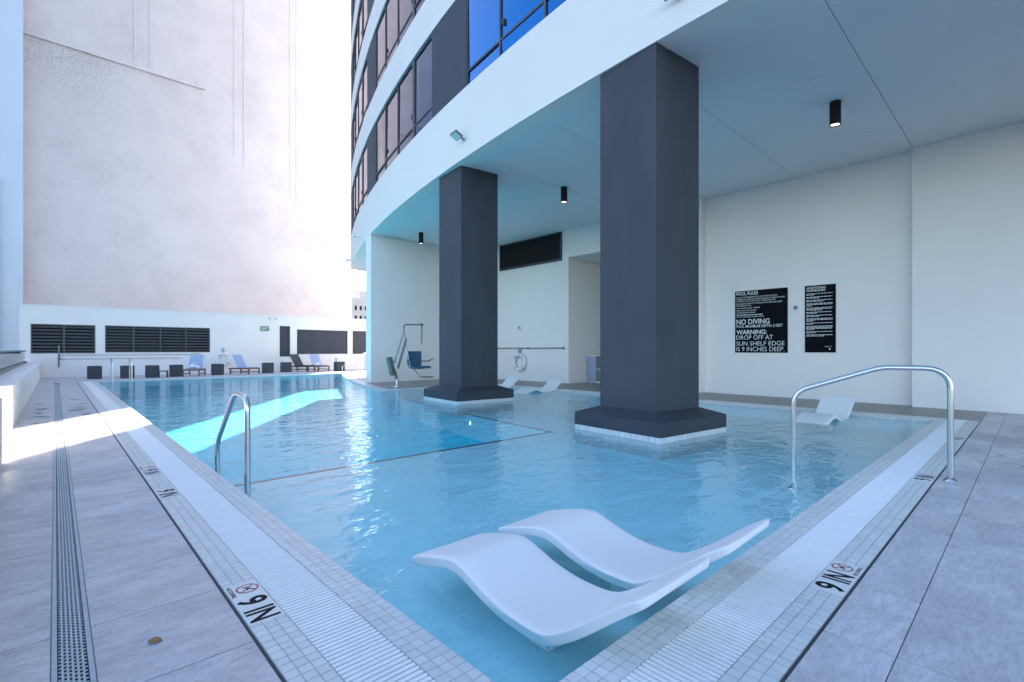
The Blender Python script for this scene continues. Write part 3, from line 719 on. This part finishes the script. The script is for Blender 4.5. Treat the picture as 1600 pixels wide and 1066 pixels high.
# ------------------------------------------------------------------ columns
def column(cx_, cy_, lab):
    rz = math.radians(-6); c = thing('column', lab, 'column', (cx_, cy_, SHZ), rz)
    m = Matrix.Translation(Vector((cx_, cy_, 0))) @ Matrix.Rotation(rz, 4, 'Z')
    MB().box(-.52, -.52, .32, .52, .52, 5.482, m).build('shaft', 'dark', c)
    w0, w1 = .80, .53
    vs = [m @ Vector((sx*w, sy*w, z)) for w, z in ((w0, .045), (w0, .235), (w1, .335)) for sx, sy in ((-1, -1), (1, -1), (1, 1), (-1, 1))]
    fs = [(0, 3, 2, 1), (8, 9, 10, 11)]+[(4*r+i, 4*r+(i+1) % 4, 4*r+4+(i+1) % 4, 4*r+4+i) for r in (0, 1) for i in range(4)]
    MB().add(vs, fs).build('plinth', 'plinth', c)
    tb = MB().box(-.785, -.785, SHZ-.05, .785, .785, .044, m).build('tile_base', 'grout', c)
    tm = MB().box(-.0475, -.006, -.0375, .0475, .006, .0375).mesh('tile', M['ctile'], .001)
    for s in range(4):
        for i in range(16):
            o = link('tile', tm, tb)
            o.matrix_parent_inverse = parent_world(tb).inverted()
            mm = m @ Matrix.Rotation(s*PI/2, 4, 'Z') @ Matrix.Translation(Vector((-.75+.1*i, -.788, .0035)))
            o.matrix_basis = mm
column(6.66, 4.05, 'charcoal square column standing in the pool before the wall with signs')
column(7.43, 9.53, 'charcoal square column standing in the pool beside the pool lift')

# ------------------------------------------------------------------ signs on the alcove wall
SX = 13.5
def sign_base(name, y0, y1, z0, z1, lab):
    s = thing(name, lab, 'sign', (SX, (y0+y1)/2, z0)); MB().box(SX-.018, y0, z0, SX-.001, y1, z1).build('board', 'sign', s); return s
s1 = sign_base('pool_rules_sign', 4.26, 5.56, 1.13, 2.78, 'black POOL RULES board with NO DIVING and WARNING lettering')
big = MB()
def ln(mb, txt, y, cap, w, bold=0., left=5.56-.038, ztop=2.78, pxs=.002276, y0=195):
    put_text(mb, text_mb(txt, w, cap, bold), (SX-.0195, left, ztop-(y-y0)*pxs), (0, -1, 0), (0, 0, 1))
ln(big, 'POOL RULES', 245, .088, .55, .012); ln(big, 'NO DIVING', 587, .130, .84, .014); ln(big, 'POOL MAXIMUM DEPTH: 5 FEET', 628, .070, 1.15, .006)
ln(big, 'WARNING:', 706, .115, .77, .014); ln(big, 'DROP OFF AT', 768, .113, .92, -.006); ln(big, 'SUN SHELF EDGE', 838, .113, 1.19, -.006); ln(big, 'IS 9 INCHES DEEP.', 903, .113, 1.19, -.006)
big.build('lettering', 'letter', s1)
sm_ = MB()
for txt, y, w in [('NO FOOD OR BEVERAGES IN POOL OR ON POOL WET DECK.', 277, 1.03), ('COMMERCIALLY BOTTLED WATER IN PLASTIC BOTTLES IS ALLOWED', 301, 1.2), ('ON THE POOL WET DECK FOR POOL PATRON HYDRATION', 325, .98), ('NO GLASS OR ANIMALS IN THE FENCED POOL AREA AND 50 FEET', 352, 1.14), ('FROM UNFENCED POOL.', 375, .39),
                  ('POOL BATHING LOAD:  PERSONS.', 404, .61), ('POOL HOURS: DAWN TO DUSK.', 432, .52), ('SHOWER BEFORE ENTERING.', 458, .49), ('DO NOT SWALLOW THE POOL WATER.', 508, .70)]:
    ln(sm_, txt, y, .030, w, .008)
def bars(mb, left, z, w, h):
    x = 0
    while x < w-.01:
        q = min(random.uniform(.025, .085), w-x); mb.box(SX-.0195, left-x, z, SX-.0192, left-x-q, z+h); x += q+.014
bars(sm_, 5.522, 2.78-(483-195)*.002276, .67, .022)
sm_.build('small_print', 'letter', s1)
s2 = sign_base('guidelines_sign', 3.22, 3.87, 1.14, 2.77, 'narrow black ADDITIONAL GUIDELINES board with dense small print')
t = MB(); ln(t, 'ADDITIONAL', 172, .05, .42, .012, 3.87-.035, 2.77, .00203, 130); ln(t, 'GUIDELINES', 203, .05, .40, .012, 3.87-.035, 2.77, .00203, 130)
ln(t, 'THANK YOU', 868, .02, .15, .01, 3.87-.42, 2.77, .00203, 130); t.build('lettering', 'letter', s2)
t = MB(); z = 2.56
for para in (2, 2, 2, 3, 3, 2, 2, 3, 2, 4, 2, 2):
    for k in range(para):
        bars(t, 3.835, z, .55 if k < para-1 else random.uniform(.12, .4), .013); z -= .0265
    z -= .026
t.build('small_print', 'letter', s2)
MB().lathe([(0, 0), (.018, 0), (.018, .002), (0, .002)], (SX-.0202, 3.34, 1.225), 'X', 12).build('mark', 'letter', s2)
dv = thing('alarm_button_box', 'small grey wall box between the two black signs', 'wall box', (SX, 4.07, 2.18))
MB().box(SX-.05, 4.0, 2.17, SX-.001, 4.14, 2.33).build('housing', 'white', dv, .012)
MB().lathe([(0, -.006), (.045, -.006), (.05, 0)], (SX-.05, 4.07, 2.25), 'X', 20).build('grille', 'chrome2', dv)
dv = thing('door_camera', 'small dark wall fitting on the pilaster edge', 'wall box', (13.27, 6.6, 1.62))
MB().box(13.2, 6.52, 1.6, 13.269, 6.62, 1.68).build('housing', 'chrome2', dv, .008)
MB().tube([(13.2, 6.57, 1.64), (13.12, 6.57, 1.62)], .02, 8).build('arm', 'chrome2', dv)

# ------------------------------------------------------------------ depth markers
def no_diving(mb_red, mb_ink, c, right, up, r):
    c = Vector(c); R = Vector(right); U = Vector(up)
    def annul(mb, r0, r1, n=32):
        vs = []
        for k in range(n):
            a = 2*PI*k/n; d = R*math.cos(a)+U*math.sin(a); vs += [c+d*r0, c+d*r1]
        mb.add(vs, [(2*k, 2*k+1, (2*k+3) % (2*n), (2*k+2) % (2*n)) for k in range(n)])
    annul(mb_red, r*.84, r)
    def bar(mb, a0, a1, w, z=.0003):
        a0 = Vector(a0); a1 = Vector(a1); d = (a1-a0).normalized(); p = Vector((-d.y, d.x))*w/2
        mb.add([c+R*q.x*r+U*q.y*r+Vector((0, 0, z)) for q in (a0+p, a1+p, a1-p, a0-p)], [(0, 1, 2, 3)])
    bar(mb_red, (-.62, .62), (.62, -.62), .13, .0004)
    bar(mb_ink, (-.5, -.35), (.45, .4), .16); bar(mb_ink, (.05, .05), (.5, -.1), .10); bar(mb_ink, (-.45, .1), (.0, -.1), .1); bar(mb_ink, (.5, .45), (.66, .5), .2)
def marker(c, right, up, parts, lab, width=.152):
    """parts: list of 'sym' or text in reading order, each on a six inch tile"""
    R = Vector(right); U = Vector(up); n = len(parts); z = .0012
    mk = thing('depth_marker', lab, 'depth marker', c)
    o = Vector(c)-R*(n*width/2)-U*(width/2); o.z = z
    pl = MB(); ink = MB(); red = MB()
    for i, p in enumerate(parts):
        a = o+R*(i*width+.001); b = o+R*((i+1)*width-.001)+U*(width-.002)
        pl = MB().box(a.x, a.y, -.004, b.x, b.y, z); pl.build('tile', 'placard', mk)
        q = o+R*(i*width); q.z = z+.0006
        if p == 'sym':
            no_diving(red, ink, q+R*width/2+U*width*.60, right, up, width*.34)
            put_text(ink, text_mb('NO DIVING', width*.86, width*.13, .02), q+R*width*.07+U*width*.06, right, up)
        else:
            tx = text_mb(p, width*(.52 if len(p) == 1 else .8), width*.80, .025)
            put_text(ink, tx, q+R*width*(.24 if len(p) == 1 else .1)+U*width*.10, right, up)
    ink.build('lettering', 'ink', mk)
    if red.v: red.build('prohibition_ring', 'redink', mk)
XO = WX0-(V_G1+V_OUT)/2; YO = WY0-(V_G1+V_OUT)/2
marker((XO, 2.555, 0), (0, -1, 0), (1, 0, 0), ['sym', '9', 'IN'], 'NO DIVING 9 IN depth marker tiles, the set nearest the two floating loungers', .150)
marker((XO, 4.98, 0), (0, -1, 0), (1, 0, 0), ['9', 'IN'], '9 IN depth marker tiles beside the near leg of the looped grab rail', .150)
marker((XO, 6.03, 0), (0, -1, 0), (1, 0, 0), ['sym', '9', 'IN'], 'NO DIVING depth marker tiles beside the far leg of the looped grab rail', .150)
marker((XO, 11.6, 0), (0, -1, 0), (1, 0, 0), ['sym'], 'depth marker tiles on the coping next to the sunlit strip', .150)
marker((XO, 17.3, 0), (0, -1, 0), (1, 0, 0), ['sym'], 'depth marker tiles on the coping near the far pool ladder', .150)
marker((3.02, YO, 0), (1, 0, 0), (0, 1, 0), ['9', 'IN', 'sym'], '9 IN depth marker tiles beside the back of the second floating lounger', .150)
marker((5.95, YO, 0), (1, 0, 0), (0, 1, 0), ['9', 'IN'], '9 IN depth marker tiles at the foot of the tall handrail', .150)
marker((8.9, YO, 0), (1, 0, 0), (0, 1, 0), ['9', 'IN'], '9 IN depth marker tiles near the corner below the signs', .150)

# ------------------------------------------------------------------ handrails
def rail(name, pts, r, fr, lab, flanges, grp=None):
    t = thing(name, lab, 'handrail', pts[0], 0, grp)
    MB().tube(fillet(pts, fr, 8) if not isinstance(fr, list) else fillet_v(pts, fr), r, 16).build('tube', 'steel', t)
    for p in flanges: MB().lathe([(r*.9, .03), (r*1.25, .028), (r*2.2, .006), (r*2.3, 0), (0, 0)], p, 'Z', 28).build('flange', 'steel', t)
def RX(y): return 6.0-.318*(y-.53)
rail('handrail', [(RX(.53), .53, 0), (RX(.53), .53, 1.03), (RX(1.02), 1.02, 1.03), (RX(1.72), 1.72, .765), (RX(1.72), 1.72, SHZ)], .0245, [.2, .07, .14], 'tall stainless handrail from the deck into the pool before the signs', [(RX(.53), .53, .001), (RX(1.72), 1.72, SHZ)])
rail('grab_rail', [(1.32, 5.05, SHZ), (1.32, 5.05, .75), (1.32, 5.48, .775), (1.32, 6.22, .17), (1.32, 6.22, -.9)], .0255, .13, 'looped stainless grab rail standing in the water by the trench drain side', [(1.32, 5.05, SHZ)])
for i, x in enumerate((1.62, 2.2)):
    rail('ladder_rail', [(x, 24.95, 0), (x, 24.95, .86), (x, 24.2, .86), (x, 24.15, -.9)], .022, .22, 'slim steel ladder rail at the far pool edge, '+('the one nearer the trench drain' if i == 0 else 'the one nearer the deck chairs'), [], 'far ladder rails')
sr = thing('stair_rail', 'sloping double handrail by the far steps next to the partition', 'handrail', (12.4, 26.5, 0))
for dx, dy in ((0, 0), (.35, .55)):
    MB().tube([(11.75+dx, 26.6+dy, .25), (13.3+dx, 26.9+dy, 1.0), (14.6+dx, 27.1+dy, 1.0)], .022, 8).build('rail', 'steel', sr)
    for x, z in ((11.8, .27), (13.3, 1.0), (14.1, 1.0)): MB().tube([(x+dx, 26.6+.19*(x-11.75)+dy, 0), (x+dx, 26.6+.19*(x-11.75)+dy, z)], .02, 8).build('post', 'steel', sr)

# ------------------------------------------------------------------ in-pool loungers
def lounger_mesh():
    # top profile: s from foot (0) to head; local: x across, y = -s
    prof = [(0, -.035), (.06, .0), (.16, .028), (.28, .060), (.38, .084), (.46, .094), (.54, .072), (.64, .034), (.74, .002), (.86, -.020), (.98, -.026), (1.08, -.022), (1.15, .0), (1.30, .098), (1.40, .180), (1.50, .258), (1.57, .306), (1.61, .322)]
    bot = [(0, -.055), (.06, -.060), (.16, -.036), (.28, -.002), (.38, .022), (.46, .030), (.54, .010), (.64, -.026), (.74, -.056), (.86, -.076), (.98, -.084), (1.08, -.080), (1.16, -.060), (1.30, .035), (1.40, .118), (1.50, .200), (1.57, .252), (1.615, .285)]
    W2 = .272; US = [-1, -.985, -.9, -.7, -.4, 0, .4, .7, .9, .985, 1]; mb = MB(); n = len(prof)
    rows = []
    for (s, z), (sb, zb) in zip(prof, bot):
        row = []
        for u in US:
            dish = -.006*(1-u*u) if .7 < s < 1.6 else -.004*(1-u*u)
            edge = -.010*max(0, (abs(u)-.85)/.15)**2
            row.append((u*W2*(1-.04*math.sin(s*3)), -s, z+dish+edge))
        low = [(u_*W2*.97, -sb, zb) for u_ in US[::-1]]
        rows.append(row+low)
    m = len(rows[0]); vs = [p for r in rows for p in r]; fs = []
    for j in range(n-1):
        for i in range(m):
            fs.append((j*m+i, j*m+(i+1) % m, (j+1)*m+(i+1) % m, (j+1)*m+i))
    fs += [tuple(range(m)), tuple(range((n-1)*m+m-1, (n-1)*m-1, -1))]
    mb.add(vs, fs); mb.sm = True
    me = mb.mesh('shell', M['lounger'])
    return me
lme = lounger_mesh()
fme = MB().box(-.09, -.98, SHZ, .09, -.82, -.075).mesh('base', M['lounger'], .02)
def lounger(x, y, rz, lab):
    t = thing('pool_lounger', lab, 'pool lounger', (x, y, 0), rz, 'white in-pool loungers')
    for n_, me in (('shell', lme), ('base', fme)):
        o = bpy.data.objects.new(n_, me); COL.objects.link(o); o.parent = t
    o = [c for c in kids(t) if c.name.startswith('shell')][0]
    sd = o.modifiers.new('smooth', 'SUBSURF'); sd.levels = 1; sd.render_levels = 2
lounger(1.80, 2.55, 0, 'white wavy in-pool lounger in the pool corner by the trench drain coping')
lounger(2.475, 2.55, math.radians(1), 'white wavy in-pool lounger beside the one in the pool corner')
lounger(9.35, 2.62, math.radians(88), 'lone white in-pool lounger below the black signs')
lounger(9.75, 10.15, math.radians(88), 'white in-pool lounger near the niche with the cabinet, closer to the signs')
lounger(9.65, 11.95, math.radians(88), 'white in-pool lounger below the wall-mounted life ring')

# ------------------------------------------------------------------ pool lift
pl = thing('pool_lift', 'metal pool lift with blue seat beside the white partition', 'pool lift', (8.08, 14.1, 0))
MB().lathe([(0, .03), (.10, .03), (.11, 0)], (8.08, 14.1, .0), 'Z', 20).build('base_plate', 'steel', pl)
MB().tube([(8.08, 14.1, 0), (8.08, 14.1, .26)], .055, 14).build('socket', 'steel', pl)
MB().tube([(8.08, 14.1, .24), (8.02, 14.1, .45), (7.92, 14.1, .72)], .045, 12).build('mast', 'chrome2', pl)
m_ = Matrix.Translation(Vector((7.88, 14.1, .68))) @ Matrix.Rotation(math.radians(-14), 4, 'Y')
MB().box(-.07, -.11, -.30, .05, .11, .30, m_).build('battery_box', mat('olive control box', (.10, .13, .11), .5, .1, 10), pl, .01)
MB().tube([(7.98, 14.1, .78), (8.34, 14.1, 1.84)], .032, 12).build('upper_arm', 'chrome3', pl)
MB().tube([(8.10, 14.06, .62), (8.40, 14.06, 1.56)], .04, 12).build('actuator', 'chrome2', pl)
MB().tube([(8.05, 14.1, .3), (8.14, 14.06, .66)], .025, 8).build('link_bar', 'steel', pl)
MB().tube(fillet([(8.33, 14.1, 1.80), (8.345, 14.1, 2.03), (9.02, 14.1, 2.05)], .08, 5), .024, 10).build('top_bar', 'chrome2', pl)
MB().lathe([(0, -.03), (.05, -.03), (.05, .03), (0, .03)], (9.02, 14.1, 2.05), 'Y', 14).build('pivot', 'chrome2', pl)
MB().tube([(9.02, 14.1, 2.02), (9.02, 14.1, 1.42)], .022, 10).build('hand_control', 'chrome2', pl)
MB().tube(fillet([(8.37, 14.1, 1.75), (8.42, 14.1, 1.4), (8.58, 14.1, .60), (8.75, 14.1, .57), (9.1, 14.1, .57)], .05, 4), .016, 8).build('seat_frame', 'steel', pl)
st = MB().box(8.60, 14.28, .66, 9.14, 14.35, 1.16).build('seat_back', 'seatblue', pl, .025)
MB().box(8.62, 13.93, .58, 9.30, 14.30, .66).build('seat', 'seatblue', pl, .025)
MB().box(8.96, 13.85, .27, 9.34, 14.12, .31).build('footrest', 'chrome2', pl, .01)
MB().tube([(8.72, 14.1, .56), (8.92, 14.0, .30), (9.0, 13.99, .285)], .014, 8).build('footrest_arm', 'steel', pl)
for x0_, x1_ in ((8.62, 8.50), (9.14, 9.36)):
    MB().tube(fillet([(x0_, 14.3, .82), (x1_, 14.2, .82), (x1_+.02, 13.98, .90)], .05, 4), .016, 8).build('armrest', 'black', pl)

# ------------------------------------------------------------------ alcove furniture
def life_ring(c, axis, lab, r=.29, tr=.075):
    t = thing('life_ring', lab, 'life ring', c, 0, 'white life rings on walls')
    prof = [(r-tr+tr*(1+math.cos(2*PI*k/12)) if False else r+tr*math.cos(2*PI*k/12), tr*.75*math.sin(2*PI*k/12)) for k in range(13)]
    MB().lathe(prof, c, axis, 32).build('ring', 'white', t)
    for k in range(4):
        a = PI/4+k*PI/2; 
        d = Vector((0, math.cos(a), math.sin(a))) if axis == 'X' else Vector((math.cos(a), 0, math.sin(a)))
        n = Vector((1, 0, 0)) if axis == 'X' else Vector((0, 1, 0)); s = d.cross(n)
        cc = Vector(c)+d*r; pts_ = [cc+(d*math.cos(b)+n*math.sin(b)*.78)*(tr+.006) for b in [2*PI*q/10 for q in range(11)]]
        MB().tube(pts_, .014, 6, False).build('band', 'fabric', t)
    up = Vector((0, 0, r+tr)); b0 = Vector(c)+up
    MB().box(b0.x-.05, b0.y-.05, b0.z-.03, b0.x+.05, b0.y+.05, b0.z+.22).build('bracket', 'fabric', t, .02)
life_ring((13.33, 13.85, .72), 'X', 'white life ring on the alcove wall below the high vent')
life_ring((6.45, BY-.07, .72), 'Y', 'white life ring on the back wall between two deck chairs')
rp = thing('rescue_pole', 'long thin rescue pole mounted level on the alcove wall', 'rescue pole', (13.36, 13.3, 1.27))
MB().tube([(13.36, 11.55, 1.27), (13.36, 15.9, 1.27)], .018, 8).build('pole', 'chrome2', rp)
for y in (11.6, 13.4, 15.2): MB().box(13.34, y-.02, 1.23, 13.419, y+.02, 1.30).build('hook', 'chrome2', rp)
rb = thing('wall_reel', 'small round white box on the alcove wall above the pole', 'wall box', (13.4, 13.9, 2.0))
MB().lathe([(0, -.05), (.12, -.05), (.14, -.03), (.14, 0)], (13.419, 13.9, 2.08), 'X', 20).build('housing', 'white', rb); MB().lathe([(0, -.006), (.05, -.004), (.05, 0)], (13.369, 13.9, 2.08), 'X', 14).build('knob', 'chrome2', rb)
cb = thing('towel_cabinet', 'white towel cabinet with open side shelves in the wall niche', 'cabinet', (14.5, 10.9, 0))
cm = MB(); cm.box(14.45, 10.55, .0, 15.15, 10.58, 1.0); cm.box(14.45, 11.32, 0, 15.15, 11.35, 1.0); cm.box(14.45, 10.581, .97, 15.15, 11.319, 1.0); cm.box(14.45, 10.581, 0, 15.15, 11.319, .05); cm.box(15.12, 10.581, .051, 15.149, 11.319, .969)
cm.build('carcass', 'white', cb); MB().box(14.46, 10.581, .48, 15.11, 10.94, .51).build('shelf', 'white', cb); MB().box(14.43, 10.95, .03, 14.449, 11.34, .97).build('door', 'fabric', cb)

# ------------------------------------------------------------------ far deck furniture
cube_me = MB().box(-.23, -.23, 0, .23, .23, .52).mesh('body', M['cube'], .012); top_me = MB().box(-.215, -.215, .5205, .215, .215, .535).mesh('top', M['mullion'], .003)
def cube_table(x, y, lab, rz=0.):
    t = thing('cube_table', lab, 'side table', (x, y, 0), rz, 'dark cube tables on the far deck')
    for n_, me in (('body', cube_me), ('top', top_me)):
        o = bpy.data.objects.new(n_, me); COL.objects.link(o); o.parent = t
    return t
cubes = [(1.2, 26.75, 'dark cube table nearest the parapet'), (2.25, 26.4, 'dark cube table standing behind the pool ladder'), (3.1, 26.3, 'dark cube table with the low stool at its side'), (4.0, 26.5, 'dark cube table next to the deck chair with the towel'),
         (5.71, 26.85, 'dark cube table below the back wall life ring'), (8.1, 27.3, 'bare dark cube table below the EXIT sign'), (9.17, 27.8, 'dark cube table with folded towels before the narrow dark panel'), (11.8, 27.0, 'dark cube table with a white towel stack near the stair rails')]
for x, y, lab in cubes: cube_table(x, y, lab)
def towels(x, y, z, lab, n=3, w=.17):
    t = thing('towel_stack', lab, 'towels', (x, y, z))
    for k in range(n): MB().box(x-w+random.uniform(-.01, .01), y-w, z+.055*k+.001, x+w, y+w, z+.055*(k+1)).build('towel', 'towel', t, .02)
towels(9.17, 27.8, .536, 'folded white towels on the cube table before the narrow dark panel', 3)
towels(11.8, 27.0, .536, 'thick white towel stack on the cube table near the stair rails', 4, .2)
st = thing('low_stool', 'small low dark stool leaning close to a cube table', 'stool', (3.45, 26.0, 0))
MB().box(3.28, 25.85, .26, 3.62, 26.15, .30).build('seat', 'mullion', st)
for x, y in ((3.3, 25.87), (3.6, 25.87), (3.3, 26.13), (3.6, 26.13)): MB().box(x-.018, y-.018, 0, x+.018, y+.018, .26).build('leg', 'mullion', st)
def deck_chair(x, y, rz, fab, lab, wood='wood'):
    t = thing('deck_chair', lab, 'deck chair', (x, y, 0), rz, 'wooden deck chairs by the back wall')
    m = Matrix.Translation(Vector((x, y, 0))) @ Matrix.Rotation(rz, 4, 'Z')
    L_, Wd, H = 1.35, .31, .30        # foot end at local -y
    fr = MB()
    for sx in (-1, 1): fr.box(sx*Wd-.022, -L_/2, H-.05, sx*Wd+.022, L_/2, H+.01, m)
    fr.box(-Wd, -L_/2, H-.045, Wd, -L_/2+.05, H+.005, m); fr.box(-Wd, L_/2-.05, H-.045, Wd, L_/2, H+.005, m)
    fr.build('frame', wood, t)
    for sx in (-1, 1):
        for yy in (-L_/2+.05, L_/2-.12): MB().box(sx*Wd-.024, yy-.03, 0, sx*Wd+.024, yy+.03, H-.051, m).build('leg', wood, t)
        MB().box(sx*Wd-.014, -L_/2+.081, .10, sx*Wd+.014, L_/2-.151, .14, m).build('stretcher', wood, t)
    MB().box(-Wd+.03, -L_/2+.05, H+.011, Wd-.03, .12, H+.05, m).build('seat_sling', fab, t, .012)
    bm_ = m @ Matrix.Translation(Vector((0, .14, H+.03))) @ Matrix.Rotation(math.radians(58), 4, 'X')
    MB().box(-Wd+.02, 0, -.02, Wd-.02, .74, .02, bm_).build('back_sling', fab, t, .012)
    bf = MB(); 
    for sx in (-1, 1): bf.box(sx*(Wd-.005)-.016, 0, -.03, sx*(Wd-.005)+.016, .76, .018, bm_)
    bf.build('back_frame', wood if fab != 'fabric' else 'white', t)
    return m
m1 = deck_chair(4.75, 26.75, math.radians(-22), 'fabric', 'wooden deck chair holding a crumpled white towel by the long louvre')
deck_chair(6.9, 26.95, math.radians(28), 'fabric', 'empty wooden deck chair with blue-grey sling beside the life ring')
deck_chair(10.1, 28.1, math.radians(30), 'fabricdk', 'dark deck chair with charcoal sling before the wide slat screen', 'mullion')
deck_chair(10.9, 27.75, math.radians(5), 'fabric', 'deck chair draped with a pale towel before the wide slat screen')
def crumple(mtx, w, l, h, lab, seed):
    rnd = random.Random(seed); n = 12; mb = MB(); vs = []; fs = []
    hs = [[rnd.uniform(.35, 1)*h*math.sin(PI*(i+.3)/(n+.6))*math.sin(PI*(j+.3)/(n+.6))**.6 for j in range(n+1)] for i in range(n+1)]
    for i in range(n+1):
        for j in range(n+1): vs.append(mtx @ Vector((-w/2+w*i/n+rnd.uniform(-.01, .01), -l/2+l*j/n, .012+hs[i][j])))
    for i in range(n):
        for j in range(n): fs.append((i*(n+1)+j, (i+1)*(n+1)+j, (i+1)*(n+1)+j+1, i*(n+1)+j+1))
    b = len(vs); vs += [mtx @ Vector((x_, y_, 0)) for x_, y_ in ((-w/2, -l/2), (w/2, -l/2), (w/2, l/2), (-w/2, l/2))]; fs.append((b, b+3, b+2, b+1))
    mb.add(vs, fs); mb.sm = True
    tag(mb.build('towel', 'towel'), lab, 'towel')
crumple(m1 @ Matrix.Translation(Vector((0, -.08, .35))), .5, .5, .26, 'crumpled white towel lying on the wooden deck chair by the long louvre', 3)
m3 = Matrix.Translation(Vector((10.9, 27.75, .0))) @ Matrix.Rotation(math.radians(5), 4, 'Z')
crumple(m3 @ Matrix.Translation(Vector((0, -.1, .35))), .56, .6, .16, 'pale towel draped over the deck chair before the wide slat screen', 5)
rh = thing('rescue_hook', 'long rescue hook with round loop hung level on the back wall', 'rescue hook', (2.5, BY-.05, .95))
MB().tube([(.1, BY-.06, .98), (4.9, BY-.06, .98)], .016, 8).build('pole', 'steel', rh)
MB().tube([(4.9, BY-.06, .98)]+[(5.25+.33*math.cos(a), BY-.06, .72+.30*math.sin(a)) for a in [PI*.62-k*PI*1.2/14 for k in range(15)]], .018, 8).build('loop', 'steel', rh)
rq = thing('telescopic_pole', 'second slim pole hung on the back wall just under the rescue hook', 'pole', (2.5, BY-.05, .8))
MB().tube([(.1, BY-.06, .80), (4.6, BY-.06, .80)], .014, 8).build('pole', 'steel', rq); MB().box(.08, BY-.08, .775, .22, BY-.04, .825).build('grip', 'chrome2', rq)
wb = thing('wall_bracket', 'upright grey bracket post holding the poles on the back wall', 'bracket', (.12, BY-.04, .4))
MB().box(.09, BY-.045, .44, .15, BY-.001, 1.4).build('post', 'chrome2', wb); MB().box(.1, BY-.10, .86, .14, BY-.046, .90).build('hook', 'chrome2', wb)
# dry leaf on the pavers
lf = MB(); n = 8; vs = []
for i in range(n+1):
    u = i/n; w = .018*math.sin(PI*u)**.7
    for s_ in (-1, 0, 1): vs.append((.30+.05*(u-.5)*.9+s_*w*.4, 2.47+.05*(u-.5)*-.4+s_*w, .002+.006*abs(s_)+.004*math.sin(u*4)))
for i in range(n):
    for s_ in range(2): lf.add([vs[i*3+s_], vs[(i+1)*3+s_], vs[(i+1)*3+s_+1], vs[i*3+s_+1]], [(0, 1, 2, 3)])
tag(lf.build('leaf', 'leaf'), 'single dry brown leaf on the pavers by the depth marker', 'leaf')

# splashed water drying on the pavers
M['wet'] = mat('wet film on pavers', (.27, .25, .255), .07, .1, 20)
def splashes(spots, seed, lab):
    rnd = random.Random(seed); mb = MB()
    for (cx_, cy_, sx_, sy_, n_) in spots:
        for _ in range(n_):
            x, y = rnd.gauss(cx_, sx_), rnd.gauss(cy_, sy_); r = rnd.uniform(.015, .07); k = 14; ph = rnd.uniform(0, 6)
            ring = []
            for i in range(k):
                a = 2*PI*i/k; q = r*(1+.35*math.sin(2*a+ph)+.22*math.sin(3*a+ph*2)+.12*math.sin(5*a+ph*3)); ring.append((x+q*math.cos(a)*1.5, y+q*math.sin(a), .0016))
            mb.add(ring, [tuple(range(k))])
    o = mb.build('splashed_water', 'wet'); tag(o, lab, kind='stuff')
splashes([(-.23, 13.2, .05, 1.3, 9), (.36, 12.9, .06, 1.1, 10), (.30, 15.8, .07, .9, 5)], 4, 'small dark splashes of water drying on the pavers past the sunlit strip')
splashes([(8.2, .05, 1.0, .12, 9), (10.2, -.1, .8, .15, 8)], 9, 'small wet splashes on the pavers beyond the tall handrail')
